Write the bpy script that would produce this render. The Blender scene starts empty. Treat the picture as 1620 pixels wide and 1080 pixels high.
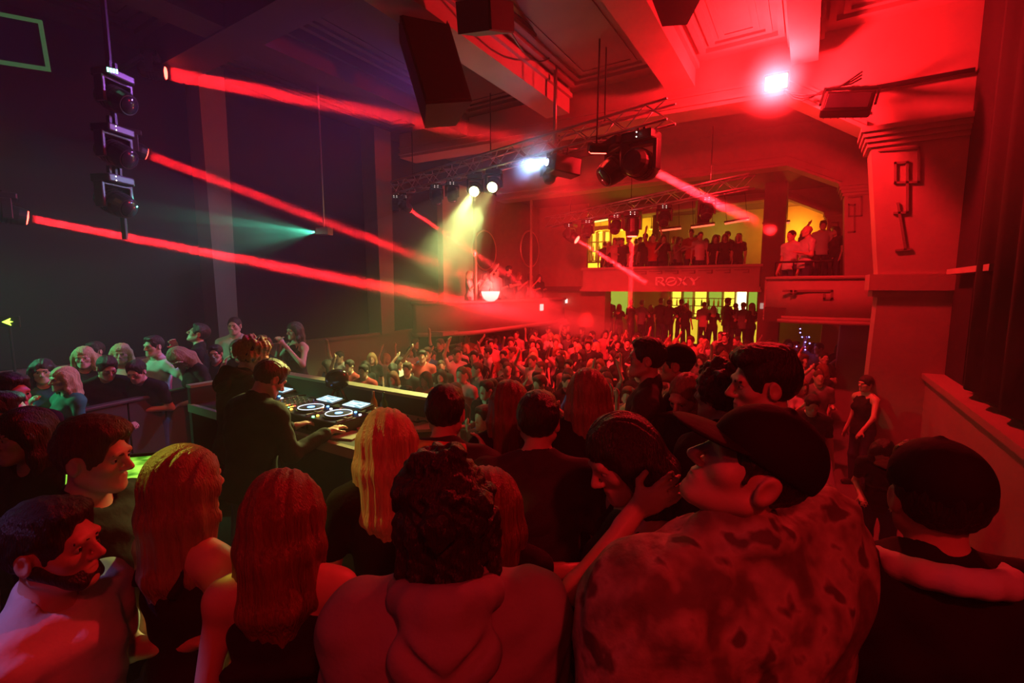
import bpy, bmesh, math, random
import numpy as np
from mathutils import Vector, Matrix, Euler

# ------------------------------------------------------------------ camera
SC = bpy.context.scene
COL = SC.collection
FPX = 742.0                                   # focal length in pixels of the 1620 x 1080 frame
YAW, PITCH = math.radians(32.1), math.radians(-6.54)
CAMZ = 2.15
cam_data = bpy.data.cameras.new('camera')
cam_data.sensor_width = 36.0
cam_data.lens = 36.0 * FPX / 1620.0
cam_data.clip_start = 0.05
cam = bpy.data.objects.new('camera', cam_data)
cam.location = (0, 0, CAMZ)
cam.rotation_euler = (math.pi / 2 + PITCH, 0, YAW)
COL.objects.link(cam)
SC.camera = cam

# ------------------------------------------------------------------ world, exposure
world = bpy.data.worlds.new('world'); SC.world = world
world.use_nodes = True
world.node_tree.nodes['Background'].inputs[0].default_value = (0.010, 0.004, 0.006, 1)
world.node_tree.nodes['Background'].inputs[1].default_value = 0.25
SC.view_settings.view_transform = 'Standard'
SC.view_settings.look = 'None'
SC.view_settings.exposure = 0.0
SC.view_settings.gamma = 1.0
SC.view_settings.use_curve_mapping = False
SC.cycles.use_denoising = True
SC.cycles.max_bounces = 3
SC.cycles.adaptive_threshold = 0.03
SC.cycles.diffuse_bounces = 2
SC.cycles.glossy_bounces = 2
SC.cycles.transmission_bounces = 4
SC.cycles.transparent_max_bounces = 16
SC.cycles.volume_bounces = 0
SC.cycles.volume_max_steps = 64
SC.cycles.volume_step_rate = 1.0
SC.cycles.sample_clamp_indirect = 3.0
SC.cycles.sample_clamp_direct = 0.0
SC.cycles.use_light_tree = True
SC.cycles.caustics_reflective = False
SC.cycles.caustics_refractive = False

CAMM = Euler(cam.rotation_euler).to_matrix()
CAMP = Vector((0, 0, CAMZ))
def ray(px, py):
    return CAMM @ Vector(((px - 810) / FPX, (540 - py) / FPX, -1.0))
def pix(px, py, d):
    return CAMP + ray(px, py) * d
def pZ(px, py, z):
    r = ray(px, py); return CAMP + r * ((z - CAMZ) / r.z)
def pY(px, py, y):
    r = ray(px, py); return CAMP + r * (y / r.y)
def pX(px, py, x):
    r = ray(px, py); return CAMP + r * (x / r.x)
def proj(p):
    v = CAMM.transposed() @ (Vector(p) - CAMP)
    return (810 + FPX * v.x / -v.z, 540 - FPX * v.y / -v.z, -v.z)

# ------------------------------------------------------------------ lights
def aim(o, target):
    d = Vector(target) - o.location
    o.rotation_euler = d.to_track_quat('-Z', 'Y').to_euler()
def spot(name, loc, target, color, watts, size_deg, blend=0.3, radius=0.05, parent=None):
    l = bpy.data.lights.new(name, 'SPOT')
    l.color = color; l.energy = watts; l.spot_size = math.radians(size_deg)
    l.spot_blend = blend; l.shadow_soft_size = radius
    o = bpy.data.objects.new(name, l); COL.objects.link(o)
    o.location = loc; aim(o, target)
    return o
def point(name, loc, color, watts, radius=0.05):
    l = bpy.data.lights.new(name, 'POINT'); l.color = color; l.energy = watts; l.shadow_soft_size = radius
    o = bpy.data.objects.new(name, l); COL.objects.link(o); o.location = loc
    return o
RED = (1.0, 0.012, 0.018)
VIOLET = (0.55, 0.16, 1.0)
# large washes (their housings, some of them added, are built further down)
L_RED_MAIN = tuple(pY(1228, 130, 8.4))
point('red_flood_light', (L_RED_MAIN[0], L_RED_MAIN[1] - 0.22, L_RED_MAIN[2] - 0.1), RED, 1500, 0.08)
L_RED_FILL = (1.15, -2.2, 4.3)               # added red fill, unseen behind the camera, aimed at the platform people
spot('red_fill_light', L_RED_FILL, (-0.3, 1.5, 1.3), RED, 40, 85, 0.9, 0.15)
L_RED_FILL_JACKET = (1.30, -0.8, 4.2)                # second added red fill, out of view, to brighten the camouflage jacket
spot('red_fill_jacket_light', L_RED_FILL_JACKET, (-0.10, 1.05, 1.45), RED, 150, 58, 0.8, 0.10)
L_VIOLET_ADDED = tuple(pix(700, 118, 7.4))  # violet lamp added for the upper-left haze, hidden behind the loudspeaker
spot('added_violet_light', L_VIOLET_ADDED, (-5.9, 0.5, 3.3), VIOLET, 620, 85, 0.9, 0.15)
L_CROWD_RED = (-4.6, 9.2, 4.75)
spot('crowd_red_light', L_CROWD_RED, (-5.6, 12.8, 0.2), RED, 3600, 100, 0.8, 0.12)
L_CROWD_FILL = (-3.0, 7.35, 4.25)  # extra red lamp added to brighten the crowd, tucked among truss heads
spot('crowd_fill_light', L_CROWD_FILL, (-4.2, 9.0, -0.2), RED, 900, 95, 0.8, 0.12)
L_GREEN = (-8.7, -0.6, 3.2)
spot('green_wash_light', L_GREEN, (-6.7, 1.9, 1.3), (0.10, 1.0, 0.42), 650, 46, 0.8, 0.08)
L_VIOLET2 = (-2.9, -1.6, 4.6)
spot('violet_shoulder_light', L_VIOLET2, tuple(pix(40, 1010, 1.15)), (0.50, 0.32, 1.0), 220, 7.5, 0.6, 0.04)
L_WARM = (-5.2, -0.2, 4.4)
spot('warm_barrier_light', L_WARM, (-6.3, 2.7, 1.2), (1.0, 0.42, 0.18), 60, 50, 0.8, 0.1)

# ------------------------------------------------------------------ mesh helpers
def link_mesh(name, verts, faces, mat=None, parent=None, smooth=False):
    me = bpy.data.meshes.new(name)
    me.from_pydata([tuple(v) for v in verts], [], faces)
    me.update()
    if mat: me.materials.append(mat)
    if smooth: me.polygons.foreach_set('use_smooth', [True] * len(me.polygons))
    o = bpy.data.objects.new(name, me); COL.objects.link(o)
    if parent: o.parent = parent
    return o
class MB:
    """collects simple solids into one mesh"""
    def __init__(s): s.v = []; s.f = []
    def add(s, vs, fs):
        n = len(s.v); s.v += [Vector(v) for v in vs]; s.f += [[i + n for i in f] for f in fs]; return s
    def box(s, lo, hi, M=None):
        x0, y0, z0 = lo; x1, y1, z1 = hi
        vs = [Vector(p) for p in ((x0,y0,z0),(x1,y0,z0),(x1,y1,z0),(x0,y1,z0),(x0,y0,z1),(x1,y0,z1),(x1,y1,z1),(x0,y1,z1))]
        if M is not None: vs = [M @ v for v in vs]
        return s.add(vs, [(0,3,2,1),(4,5,6,7),(0,1,5,4),(1,2,6,5),(2,3,7,6),(3,0,4,7)])
    def cbox(s, c, size, M=None):
        c = Vector(c); h = Vector(size) * 0.5
        return s.box(c - h, c + h, M)
    def chamfer(s, c, size, b, M=None):
        """box with chamfered vertical and horizontal edges (a simple rounded case)"""
        bm = bmesh.new(); bmesh.ops.create_cube(bm, size=1.0)
        for v in bm.verts: v.co = Vector((v.co.x * size[0] + c[0], v.co.y * size[1] + c[1], v.co.z * size[2] + c[2]))
        bmesh.ops.bevel(bm, geom=list(bm.edges), offset=b, segments=2, affect='EDGES', profile=0.5)
        bm.verts.index_update()
        vs = [(M @ v.co) if M is not None else v.co.copy() for v in bm.verts]
        fs = [[v.index for v in f.verts] for f in bm.faces]; bm.free()
        return s.add(vs, fs)
    def rod(s, a, b, r, n=8, r2=None, cap=True):
        a, b = Vector(a), Vector(b); r2 = r if r2 is None else r2
        d = (b - a).normalized(); u = d.orthogonal().normalized(); w = d.cross(u)
        vs = []
        for p, rr in ((a, r), (b, r2)):
            for i in range(n):
                t = 2 * math.pi * i / n
                vs.append(p + (u * math.cos(t) + w * math.sin(t)) * rr)
        fs = [(i, (i + 1) % n, n + (i + 1) % n, n + i) for i in range(n)]
        if cap: fs += [tuple(range(n - 1, -1, -1)), tuple(range(n, 2 * n))]
        return s.add(vs, fs)
    def tube(s, pts, r, n=6):
        pts = [Vector(p) for p in pts]; rings = []; vs = []
        d0 = (pts[1] - pts[0]).normalized(); u = d0.orthogonal().normalized()
        for i, p in enumerate(pts):
            d = (pts[min(i + 1, len(pts) - 1)] - pts[max(i - 1, 0)]).normalized()
            u = (u - d * u.dot(d)).normalized(); w = d.cross(u)
            vs += [p + (u * math.cos(2*math.pi*k/n) + w * math.sin(2*math.pi*k/n)) * r for k in range(n)]
        fs = []
        for i in range(len(pts) - 1):
            for k in range(n):
                fs.append((i*n + k, i*n + (k+1) % n, (i+1)*n + (k+1) % n, (i+1)*n + k))
        fs += [tuple(range(n - 1, -1, -1)), tuple(range((len(pts)-1)*n, len(pts)*n))]
        return s.add(vs, fs)
    def lathe(s, prof, n=20, M=None):
        """profile [(r, z)] turned about z"""
        vs = []
        for r, z in prof:
            for i in range(n):
                t = 2*math.pi*i/n; v = Vector((r*math.cos(t), r*math.sin(t), z))
                vs.append(M @ v if M is not None else v)
        fs = []
        for j in range(len(prof) - 1):
            for i in range(n):
                fs.append((j*n+i, j*n+(i+1)%n, (j+1)*n+(i+1)%n, (j+1)*n+i))
        fs += [tuple(range(n-1, -1, -1)), tuple(range((len(prof)-1)*n, len(prof)*n))]
        return s.add(vs, fs)
    def prism(s, poly, axis, a, b):
        """extrude a 2-D outline; axis 'y': poly in (x,z), 'x': poly in (y,z), 'z': poly in (x,y)"""
        n = len(poly)
        def mk(p, t): return {'y': (p[0], t, p[1]), 'x': (t, p[0], p[1]), 'z': (p[0], p[1], t)}[axis]
        vs = [mk(p, a) for p in poly] + [mk(p, b) for p in poly]
        fs = [tuple(range(n)), tuple(range(2*n-1, n-1, -1))] + [(i, n+i, n+(i+1)%n, (i+1)%n) for i in range(n)]
        return s.add(vs, fs)
    def build(s, name, mat=None, parent=None, smooth=False, fixn=True):
        o = link_mesh(name, s.v, s.f, mat, parent, smooth)
        if fixn:
            bm = bmesh.new(); bm.from_mesh(o.data); bmesh.ops.recalc_face_normals(bm, faces=bm.faces); bm.to_mesh(o.data); bm.free()
        return o
def empty(name, loc=(0, 0, 0), rz=0.0, rot=None):
    o = bpy.data.objects.new(name, None); o.empty_display_size = 0.1
    COL.objects.link(o); o.location = loc
    o.rotation_euler = rot if rot is not None else (0, 0, rz)
    return o
def tag(o, label=None, cat=None, group=None, kind=None):
    if label: o['label'] = label
    if cat: o['category'] = cat
    if group: o['group'] = group
    if kind: o['kind'] = kind
    return o
def struct(o, label, cat='structure'):
    return tag(o, label, cat, kind='structure')
def copy_tree(o, parent=None):
    c = o.copy(); COL.objects.link(c); c.parent = parent
    for ch in list(o.children): copy_tree(ch, c)
    return c

# ------------------------------------------------------------------ materials
MATS = {}
def mat(name, col, rough=0.6, metal=0.0, var=0.15, scale=6.0, bump=0.0, bscale=30.0, spec=0.5, stretch=None, sheen=0.0, objcol=False):
    if name in MATS: return MATS[name]
    m = bpy.data.materials.new(name); m.use_nodes = True; nt = m.node_tree; N = nt.nodes; L = nt.links
    b = N['Principled BSDF']
    b.inputs['Roughness'].default_value = rough; b.inputs['Metallic'].default_value = metal
    b.inputs['Specular IOR Level'].default_value = spec
    if sheen: b.inputs['Sheen Weight'].default_value = sheen
    tc = N.new('ShaderNodeTexCoord'); mp = N.new('ShaderNodeMapping')
    if stretch: mp.inputs['Scale'].default_value = stretch
    L.new(tc.outputs['Object'], mp.inputs['Vector'])
    nz = N.new('ShaderNodeTexNoise'); nz.inputs['Scale'].default_value = scale; nz.inputs['Detail'].default_value = 4
    L.new(mp.outputs[0], nz.inputs['Vector'])
    hsv = N.new('ShaderNodeMapRange'); hsv.inputs['To Min'].default_value = 1 - var; hsv.inputs['To Max'].default_value = 1 + var
    L.new(nz.outputs['Fac'], hsv.inputs['Value'])
    mul = N.new('ShaderNodeVectorMath'); mul.operation = 'SCALE'
    if objcol:
        oi = N.new('ShaderNodeObjectInfo'); L.new(oi.outputs['Color'], mul.inputs[0])
    else:
        mul.inputs[0].default_value = col[:3]
    L.new(hsv.outputs[0], mul.inputs['Scale']); L.new(mul.outputs[0], b.inputs['Base Color'])
    if bump:
        n2 = N.new('ShaderNodeTexNoise'); n2.inputs['Scale'].default_value = bscale; n2.inputs['Detail'].default_value = 5
        L.new(mp.outputs[0], n2.inputs['Vector'])
        bp = N.new('ShaderNodeBump'); bp.inputs['Strength'].default_value = bump; bp.inputs['Distance'].default_value = 0.02
        L.new(n2.outputs['Fac'], bp.inputs['Height']); L.new(bp.outputs[0], b.inputs['Normal'])
    MATS[name] = m
    return m
def emis(name, col, strength, base=(0.02, 0.02, 0.02)):
    if name in MATS: return MATS[name]
    m = bpy.data.materials.new(name); m.use_nodes = True
    b = m.node_tree.nodes['Principled BSDF']
    b.inputs['Base Color'].default_value = (*base, 1); b.inputs['Emission Color'].default_value = (*col, 1)
    b.inputs['Emission Strength'].default_value = strength
    MATS[name] = m
    return m
def volume(name, density, col=(1, 1, 1), aniso=0.0, grad=None, noise=0.0, nscale=1.0, radial=None):
    """scattering haze; grad = (length, power): density grows along local z; noise: smoky variation"""
    m = bpy.data.materials.new(name); m.use_nodes = True; nt = m.node_tree; N = nt.nodes; L = nt.links
    N.remove(N['Principled BSDF'])
    v = N.new('ShaderNodeVolumeScatter'); v.inputs['Color'].default_value = (*col, 1)
    v.inputs['Density'].default_value = density; v.inputs['Anisotropy'].default_value = aniso
    L.new(v.outputs[0], N['Material Output'].inputs['Volume'])
    if grad or noise or radial:
        tc = N.new('ShaderNodeTexCoord'); src = None
        if grad:
            sp = N.new('ShaderNodeSeparateXYZ'); L.new(tc.outputs['Object'], sp.inputs[0])
            mr = N.new('ShaderNodeMapRange'); L.new(sp.outputs['Z'], mr.inputs['Value'])
            mr.inputs['From Min'].default_value = grad[0]; mr.inputs['From Max'].default_value = grad[1]
            mr.inputs['To Min'].default_value = grad[2]; mr.inputs['To Max'].default_value = grad[3]
            src = mr.outputs[0]
        if radial:
            ln = N.new('ShaderNodeVectorMath'); ln.operation = 'LENGTH'; L.new(tc.outputs['Object'], ln.inputs[0])
            mr = N.new('ShaderNodeMapRange'); mr.interpolation_type = 'SMOOTHERSTEP'; L.new(ln.outputs['Value'], mr.inputs['Value'])
            mr.inputs['From Min'].default_value = 0; mr.inputs['From Max'].default_value = radial; mr.inputs['To Min'].default_value = 1; mr.inputs['To Max'].default_value = 0
            src = mr.outputs[0]
        if noise:
            nz = N.new('ShaderNodeTexNoise'); nz.inputs['Scale'].default_value = nscale; nz.inputs['Detail'].default_value = 2
            L.new(tc.outputs['Object'], nz.inputs['Vector'])
            m2 = N.new('ShaderNodeMapRange'); L.new(nz.outputs['Fac'], m2.inputs['Value'])
            m2.inputs['From Min'].default_value = 0.35; m2.inputs['From Max'].default_value = 0.65
            m2.inputs['To Min'].default_value = 1 - noise; m2.inputs['To Max'].default_value = 1 + noise
            if src is not None:
                mu = N.new('ShaderNodeMath'); mu.operation = 'MULTIPLY'; L.new(src, mu.inputs[0]); L.new(m2.outputs[0], mu.inputs[1]); src = mu.outputs[0]
            else: src = m2.outputs[0]
        mu = N.new('ShaderNodeMath'); mu.operation = 'MULTIPLY'; mu.inputs[1].default_value = density
        L.new(src, mu.inputs[0]); L.new(mu.outputs[0], v.inputs['Density'])
    return m

PLASTER = mat('red_brown_plaster', (0.42, 0.30, 0.27), 0.75, var=0.18, scale=2.5, bump=0.15, bscale=14)
PLASTER2 = mat('ceiling_plaster', (0.40, 0.29, 0.27), 0.7, var=0.2, scale=1.8, bump=0.12, bscale=10)
DARKWALL = mat('dark_painted_wall', (0.020, 0.018, 0.022), 0.85, var=0.3, scale=2.0, bump=0.1)
BLACK = mat('black_cloth_lining', (0.008, 0.008, 0.009), 0.95, var=0.3, scale=3.0)
LOWWALL = mat('brown_lower_wall', (0.17, 0.12, 0.10), 0.7, var=0.2, scale=2.0, bump=0.1)
FLOORM = mat('worn_club_floor', (0.20, 0.17, 0.16), 0.35, var=0.3, scale=2.2, bump=0.05, bscale=9)
STAGEM = mat('stage_board', (0.035, 0.03, 0.03), 0.5, var=0.3, scale=4)
BLKMETAL = mat('black_metal', (0.018, 0.018, 0.020), 0.42, 0.6, var=0.2, scale=12)
BLKPLASTIC = mat('black_plastic', (0.014, 0.014, 0.016), 0.38, 0.0, var=0.2, scale=12)
ALU = mat('aluminium_truss', (0.55, 0.55, 0.56), 0.35, 0.9, var=0.12, scale=20)

# ================================================================== the room
def sbox(name, lo, hi, m, label, cat='structure', parent=None):
    o = MB().box(lo, hi).build(name, m, parent)
    if parent is None: struct(o, label, cat)
    return o
XL, XR = -9.0, 1.75
sbox('floor', (XL - .1, 3.3, -1.12), (XR + .1, 21.2, -1.0), FLOORM, 'worn dark dance floor under the crowd', 'floor')
sbox('floor_stage', (-5.45, -3.2, -1.1), (XR + .1, 3.3, 0.0), STAGEM, 'raised black platform floor holding the disc jockey booth', 'floor')
DIMCEIL = mat('dimmed_ceiling_colour', (.055, .045, .05), .8, var=.25, scale=2)  # dimness of the left ceiling put into its colour
sbox('ceiling_dark', (XL - .7, -3.2, 6.0), (-4.65, 14.3, 6.12), DIMCEIL, 'ceiling coloured dark for its dimness along the left wall above the disc jockeys', 'ceiling')
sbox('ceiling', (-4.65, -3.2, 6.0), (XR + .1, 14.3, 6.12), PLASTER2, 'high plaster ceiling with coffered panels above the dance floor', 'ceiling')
sbox('wall_rear', (XL - .1, -3.3, -1.1), (XR + .1, -3.18, 6.1), DARKWALL, 'dark wall behind the raised platform', 'wall')
sbox('floor_stage_wing', (XL - .1, -3.2, -1.1), (-5.45, 5.3, -.24), STAGEM, 'side wing of the black platform along the left wall', 'floor')
sbox('floor_bar', (XL, 17.0, -1.0), (.0, 21.05, -.1), STAGEM, 'raised floor in front of the lower bar', 'floor')
# left wall: brown lower part, black recess above, brown piers standing on it
wl = MB().box((XL - .1, -3.2, -1.1), (XL, 21.2, 0.98)).box((XL - .1, -3.2, 0.98), (XL + .06, 21.2, 1.04)).build('wall_left', LOWWALL)
struct(wl, 'brown plastered lower wall with a flat top along the dark recess', 'wall')
wlu = MB().box((XL - .62, -3.2, 1.0), (XL - .5, 21.2, 6.1)).build('wall_left_upper', BLACK)
struct(wlu, 'black draped recess wall above the brown lower wall', 'wall')
for px, w in ((350, .34), (605, .42)):
    c = pX(px, 460, XL - .05)
    o = MB().prism([(c.y - w * .5, 1.0), (c.y + w * .5, 1.0), (c.y + w * .62, 5.2), (c.y + w * .62, 6.0), (c.y - w * .62, 6.0), (c.y - w * .62, 5.2)], 'x', XL - .35, XL + .12).build('trim_pier', LOWWALL)
    struct(o, 'narrow brown pier rising through the dark recess beside the ' + ('green laser' if px == 350 else 'dance floor wall niche'), 'pillar')
# shallow dark niche box in the lower left wall
na, nb = pX(662, 524, XL), pX(708, 535, XL)
MB().box((XL - .01, na.y, 0.45), (XL + .05, nb.y + .5, 0.92)).build('niche_panel', DARKWALL, wl)
for zz in (0.43, 0.90):
    MB().box((XL, na.y, zz), (XL + .10, nb.y + .5, zz + .035)).build('niche_shelf', mat('brass_edge', (.5, .36, .2), .4, .7), wl)
# right wall: thick lower wall with sloping cap, black wall above
wr = MB().box((1.55, -3.2, -1.1), (XR + .1, 21.2, 0.82)).box((1.50, -3.2, 0.82), (XR + .1, 21.2, 0.90)).build('wall_right', mat('red_brown_lower_wall', (.30, .20, .18), .75, var=.2, scale=1.6, bump=.12))
struct(wr, 'plain lower wall with a flat cap along the side passage', 'wall')
wru = MB().box((XR, -3.2, 0.9), (XR + .1, 21.2, 6.1)).build('wall_right_upper', mat('black_drape', (.012, .008, .009), .95, var=.4, scale=3))
struct(wru, 'black upper wall beside the large pilaster', 'wall')
# black pleated drape hanging from the ceiling on the right wall
def pleat(y0, y1, x, z0, z1, n=46, amp=.05):
    vs, fs = [], []
    for i in range(n + 1):
        t = i / n; y = y0 + (y1 - y0) * t; xx = x + amp * math.sin(t * n * 1.15)
        vs += [(xx, y, z0), (xx, y, z1), (xx + .03, y, z0), (xx + .03, y, z1)]
    for i in range(n):
        a, b = 4 * i, 4 * i + 4
        fs += [(a, b, b + 1, a + 1), (a + 2, a + 3, b + 3, b + 2), (a + 1, b + 1, b + 3, a + 3), (a, a + 2, b + 2, b)]
    return vs, fs
v, f = pleat(2.6, 7.6, 1.62, 1.0, 5.9)
tag(link_mesh('stage_curtain', v, f, mat('black_velvet', (.010, .006, .007), .95, var=.4, scale=5), None, True), 'black pleated curtain hanging along the side wall before the pilaster', 'curtain')
rail = MB().box((1.60, 6.9, 2.33), (1.74, 8.7, 2.40)).build('trim_rail', PLASTER); struct(rail, 'narrow dado rail beside the large pilaster', 'trim')

# ceiling: stepped mouldings round each coffer, beams between the coffers
def beam(lo, hi, name='ceiling_beam'):
    return MB().box(lo, hi)
LONG = [(-6.9, .5), (-4.4, .5), (-2.05, .45), (-0.25, .35)]
TRANS = [(-1.4, .5), (3.8, .5), (9.0, .55)]
for i, (x, w) in enumerate(LONG):
    o = MB().box((x - w/2, -3.1, 5.52), (x + w/2, 8.72, 6.02)).box((x - w/2 - .06, -3.1, 5.80), (x + w/2 + .06, 8.72, 5.88)).build('trim_%d' % (i + 1), DIMCEIL if x < -4.5 else PLASTER2)
    struct(o, 'long moulded ceiling beam running between the coffers, %s from the side wall' % ('fourth', 'third', 'second', 'first')[i], 'beam')
for i, (y, w) in enumerate(TRANS[:2]):
    for x0, x1, m_, lb in ((XL, -4.65, DIMCEIL, 'shade-coloured left half of the'), (-4.65, XR, PLASTER2, 'plaster right half of the')):
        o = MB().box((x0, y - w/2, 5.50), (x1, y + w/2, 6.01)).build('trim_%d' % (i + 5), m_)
        struct(o, '%s cross beam of the ceiling above the %s' % (lb, ('platform', 'disc jockey booth')[i]), 'beam')
n = 7
xs = [XL] + [v for x, w in LONG for v in (x - w/2, x + w/2)] + [XR]
ys = [-1.4 + .25, 3.8 - .25, 3.8 + .25, 9.0 - .28]
for a in range(0, len(xs), 2):
    for b in (0, 2):
        x0, x1, y0, y1 = xs[a], xs[a + 1], ys[b], ys[b + 1]
        if x1 - x0 < .8: continue
        mb = MB()
        for k, (ins, zz) in enumerate(((.10, 5.93), (.26, 5.96), (.42, 5.985))):
            t = .085
            for lo, hi in (((x0+ins, y0+ins, zz), (x1-ins, y0+ins+t, 6.01)), ((x0+ins, y1-ins-t, zz), (x1-ins, y1-ins, 6.01)),
                           ((x0+ins, y0+ins+t, zz), (x0+ins+t, y1-ins-t, 6.01)), ((x1-ins-t, y0+ins+t, zz), (x1-ins, y1-ins-t, 6.01))):
                mb.box(lo, hi)
        o = mb.build('trim_%d' % n, DIMCEIL if x0 < -4.7 else PLASTER2); n += 1
        struct(o, 'stepped rectangular moulding of a ceiling coffer', 'moulding'); o['group'] = 'ceiling coffer mouldings'

# relief bars (greek-key ornament) on planes facing the platform
def key_relief(pts, plane, w, d, name, m, parent):
    mb = MB()
    P = [pY(x, y, plane) for x, y in pts]
    for a, b in zip(P[:-1], P[1:]):
        v = (b - a); v.normalize(); u = Vector((-v.z, 0, v.x)) * w * .5
        aa, bb = a - v * w * .5, b + v * w * .5
        q = [aa + u, bb + u, bb - u, aa - u]
        vs = [Vector((p.x, plane - d, p.z)) for p in q] + [Vector((p.x, plane + .02, p.z)) for p in q]
        mb.add(vs, [(0,1,2,3),(7,6,5,4),(0,4,5,1),(1,5,6,2),(2,6,7,3),(3,7,4,0)])
    return mb.build(name, m, parent)

# portal frames: pilaster + haunch + cross beam, three bays
RELIEF = mat('relief_plaster', (.24, .16, .15), .7, var=.15)
def portal(Y, xin, ztop, corner, zbeam, depth, label, taper=.25, key=None, kw=.05):
    # cross beam with a sloping haunch down to the pilaster head
    cx, cz = corner
    poly = [(XL, zbeam), (cx, cz), (xin - .05, ztop), (XR, ztop - .02), (XR, 6.02), (XL, 6.02)]
    o = MB().prism(poly, 'y', Y - .02, Y + depth).build('trim_portal_beam', PLASTER)
    struct(o, 'plaster cross beam with sloping haunch ' + label, 'beam')
    # lip mouldings along the lower edge of the beam
    mb = MB()
    for off, t, pr in ((.06, .05, .06), (.22, .04, .04)):
        for (ax, az), (bx, bz) in (((XL, zbeam), (cx, cz)), ((cx, cz), (xin - .05, ztop))):
            mb.prism([(ax, az + off), (bx, bz + off), (bx, bz + off + t), (ax, az + off + t)], 'y', Y - .02 - pr, Y + .02)
    mb.build('lip_moulding', PLASTER, o)
    # pilaster: capital, tapering shaft, impost block, lower shaft
    zi = 2.35 if taper > .1 else 2.6
    p = MB().prism([(xin, ztop), (XR, ztop), (XR, zi), (xin + taper, zi)], 'y', Y, Y + .55).build('pilaster', PLASTER)
    struct(p, 'tall tapering plaster pilaster with key relief ' + label, 'pilaster')
    cap = MB()
    for k in range(4):
        cap.box((xin - .11 + k * .03, Y - .12 + k * .03, ztop - .05 - k * .07), (XR, Y + .6, ztop + .02 - k * .07))
    cap.build('capital', PLASTER, p)
    MB().box((xin + taper - .10, Y - .06, zi - .24), (XR, Y + .6, zi)).box((xin + taper - .05, Y - .03, zi - .34), (XR, Y + .58, zi - .24)).build('impost', PLASTER, p)
    MB().prism([(xin + taper + .02, zi - .34), (XR, zi - .34), (XR, -1), (xin + taper - .05, -1)], 'y', Y, Y + .55).build('shaft', PLASTER, p)
    if key:
        for kk in key: key_relief(kk, Y, kw, .022, 'key_relief', RELIEF, p)
    return o, p
def px2(px, py, Y): p = pY(px, py, Y); return (p.x, p.z)
portal(9.0, px2(1377, 200, 9.0)[0], px2(1377, 205, 9.0)[1], px2(1243, 150, 9.0), 5.42, .55, 'beside the side wall lamp, first from the platform', .24,
       [[(1391, 238), (1453, 234), (1453, 288), (1416, 289), (1416, 258), (1435, 257), (1435, 336), (1415, 337)], [(1420, 322), (1432, 394)], [(1418, 396), (1440, 394)]], .032)
portal(13.4, px2(1336, 290, 13.4)[0], px2(1336, 292, 13.4)[1], px2(1245, 262, 13.4), 5.02, .5, 'second from the platform', .14,
       [[(1343, 312), (1363, 311), (1363, 341), (1343, 342), (1343, 324), (1352, 324), (1352, 366), (1342, 367)]], .035)
portal(17.6, px2(1310, 334, 17.6)[0], px2(1310, 337, 17.6)[1], px2(1240, 312, 17.6), 4.72, .5, 'third from the platform', .08,
       [[(1316, 352), (1326, 352), (1326, 366), (1318, 366), (1318, 358)]], .04)
sbox('ceiling_rear', (XL - .1, 14.25, 5.2), (XR + .1, 21.2, 5.3), mat('dark_rear_ceiling', (.13, .10, .10), .8), 'lower dark ceiling over the gallery', 'ceiling')
sbox('wall_back', (XL - .1, 21.05, -1.1), (XR + .1, 21.2, 5.3), mat('ochre_back_wall', (.55, .42, .20), .8, var=.15), 'ochre back wall behind both bars', 'wall')

# ------------------------------------------------------------------ gallery with the name on its front
GY = 16.0
gx0, gx1 = px2(922, 445, GY)[0], px2(1203, 440, GY)[0]
gal = empty('balcony', (0, 0, 0)); tag(gal, 'long plaster gallery front with raised lettering above the lower bar', 'balcony', kind='structure')
gpl = mat('gallery_plaster', (.40, .30, .26), .75, var=.15, scale=3)
MB().box((gx0, GY, 2.18), (gx1, GY + .16, 2.80)).build('parapet', gpl, gal)
MB().box((gx0 - .05, GY - .08, 2.78), (gx1 + .05, GY + .24, 2.86)).build('coping', gpl, gal)
MB().box((gx0 - .05, GY - .14, 2.02), (gx1 + .05, GY + .2, 2.10)).box((gx0 - .02, GY - .07, 2.10), (gx1 + .02, GY + .2, 2.18)).build('cornice', gpl, gal)
MB().box((XL, GY + .16, 2.02), (XR, 21.05, 2.2)).build('slab', mat('gallery_slab', (.10, .08, .07), .7), gal)
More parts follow.
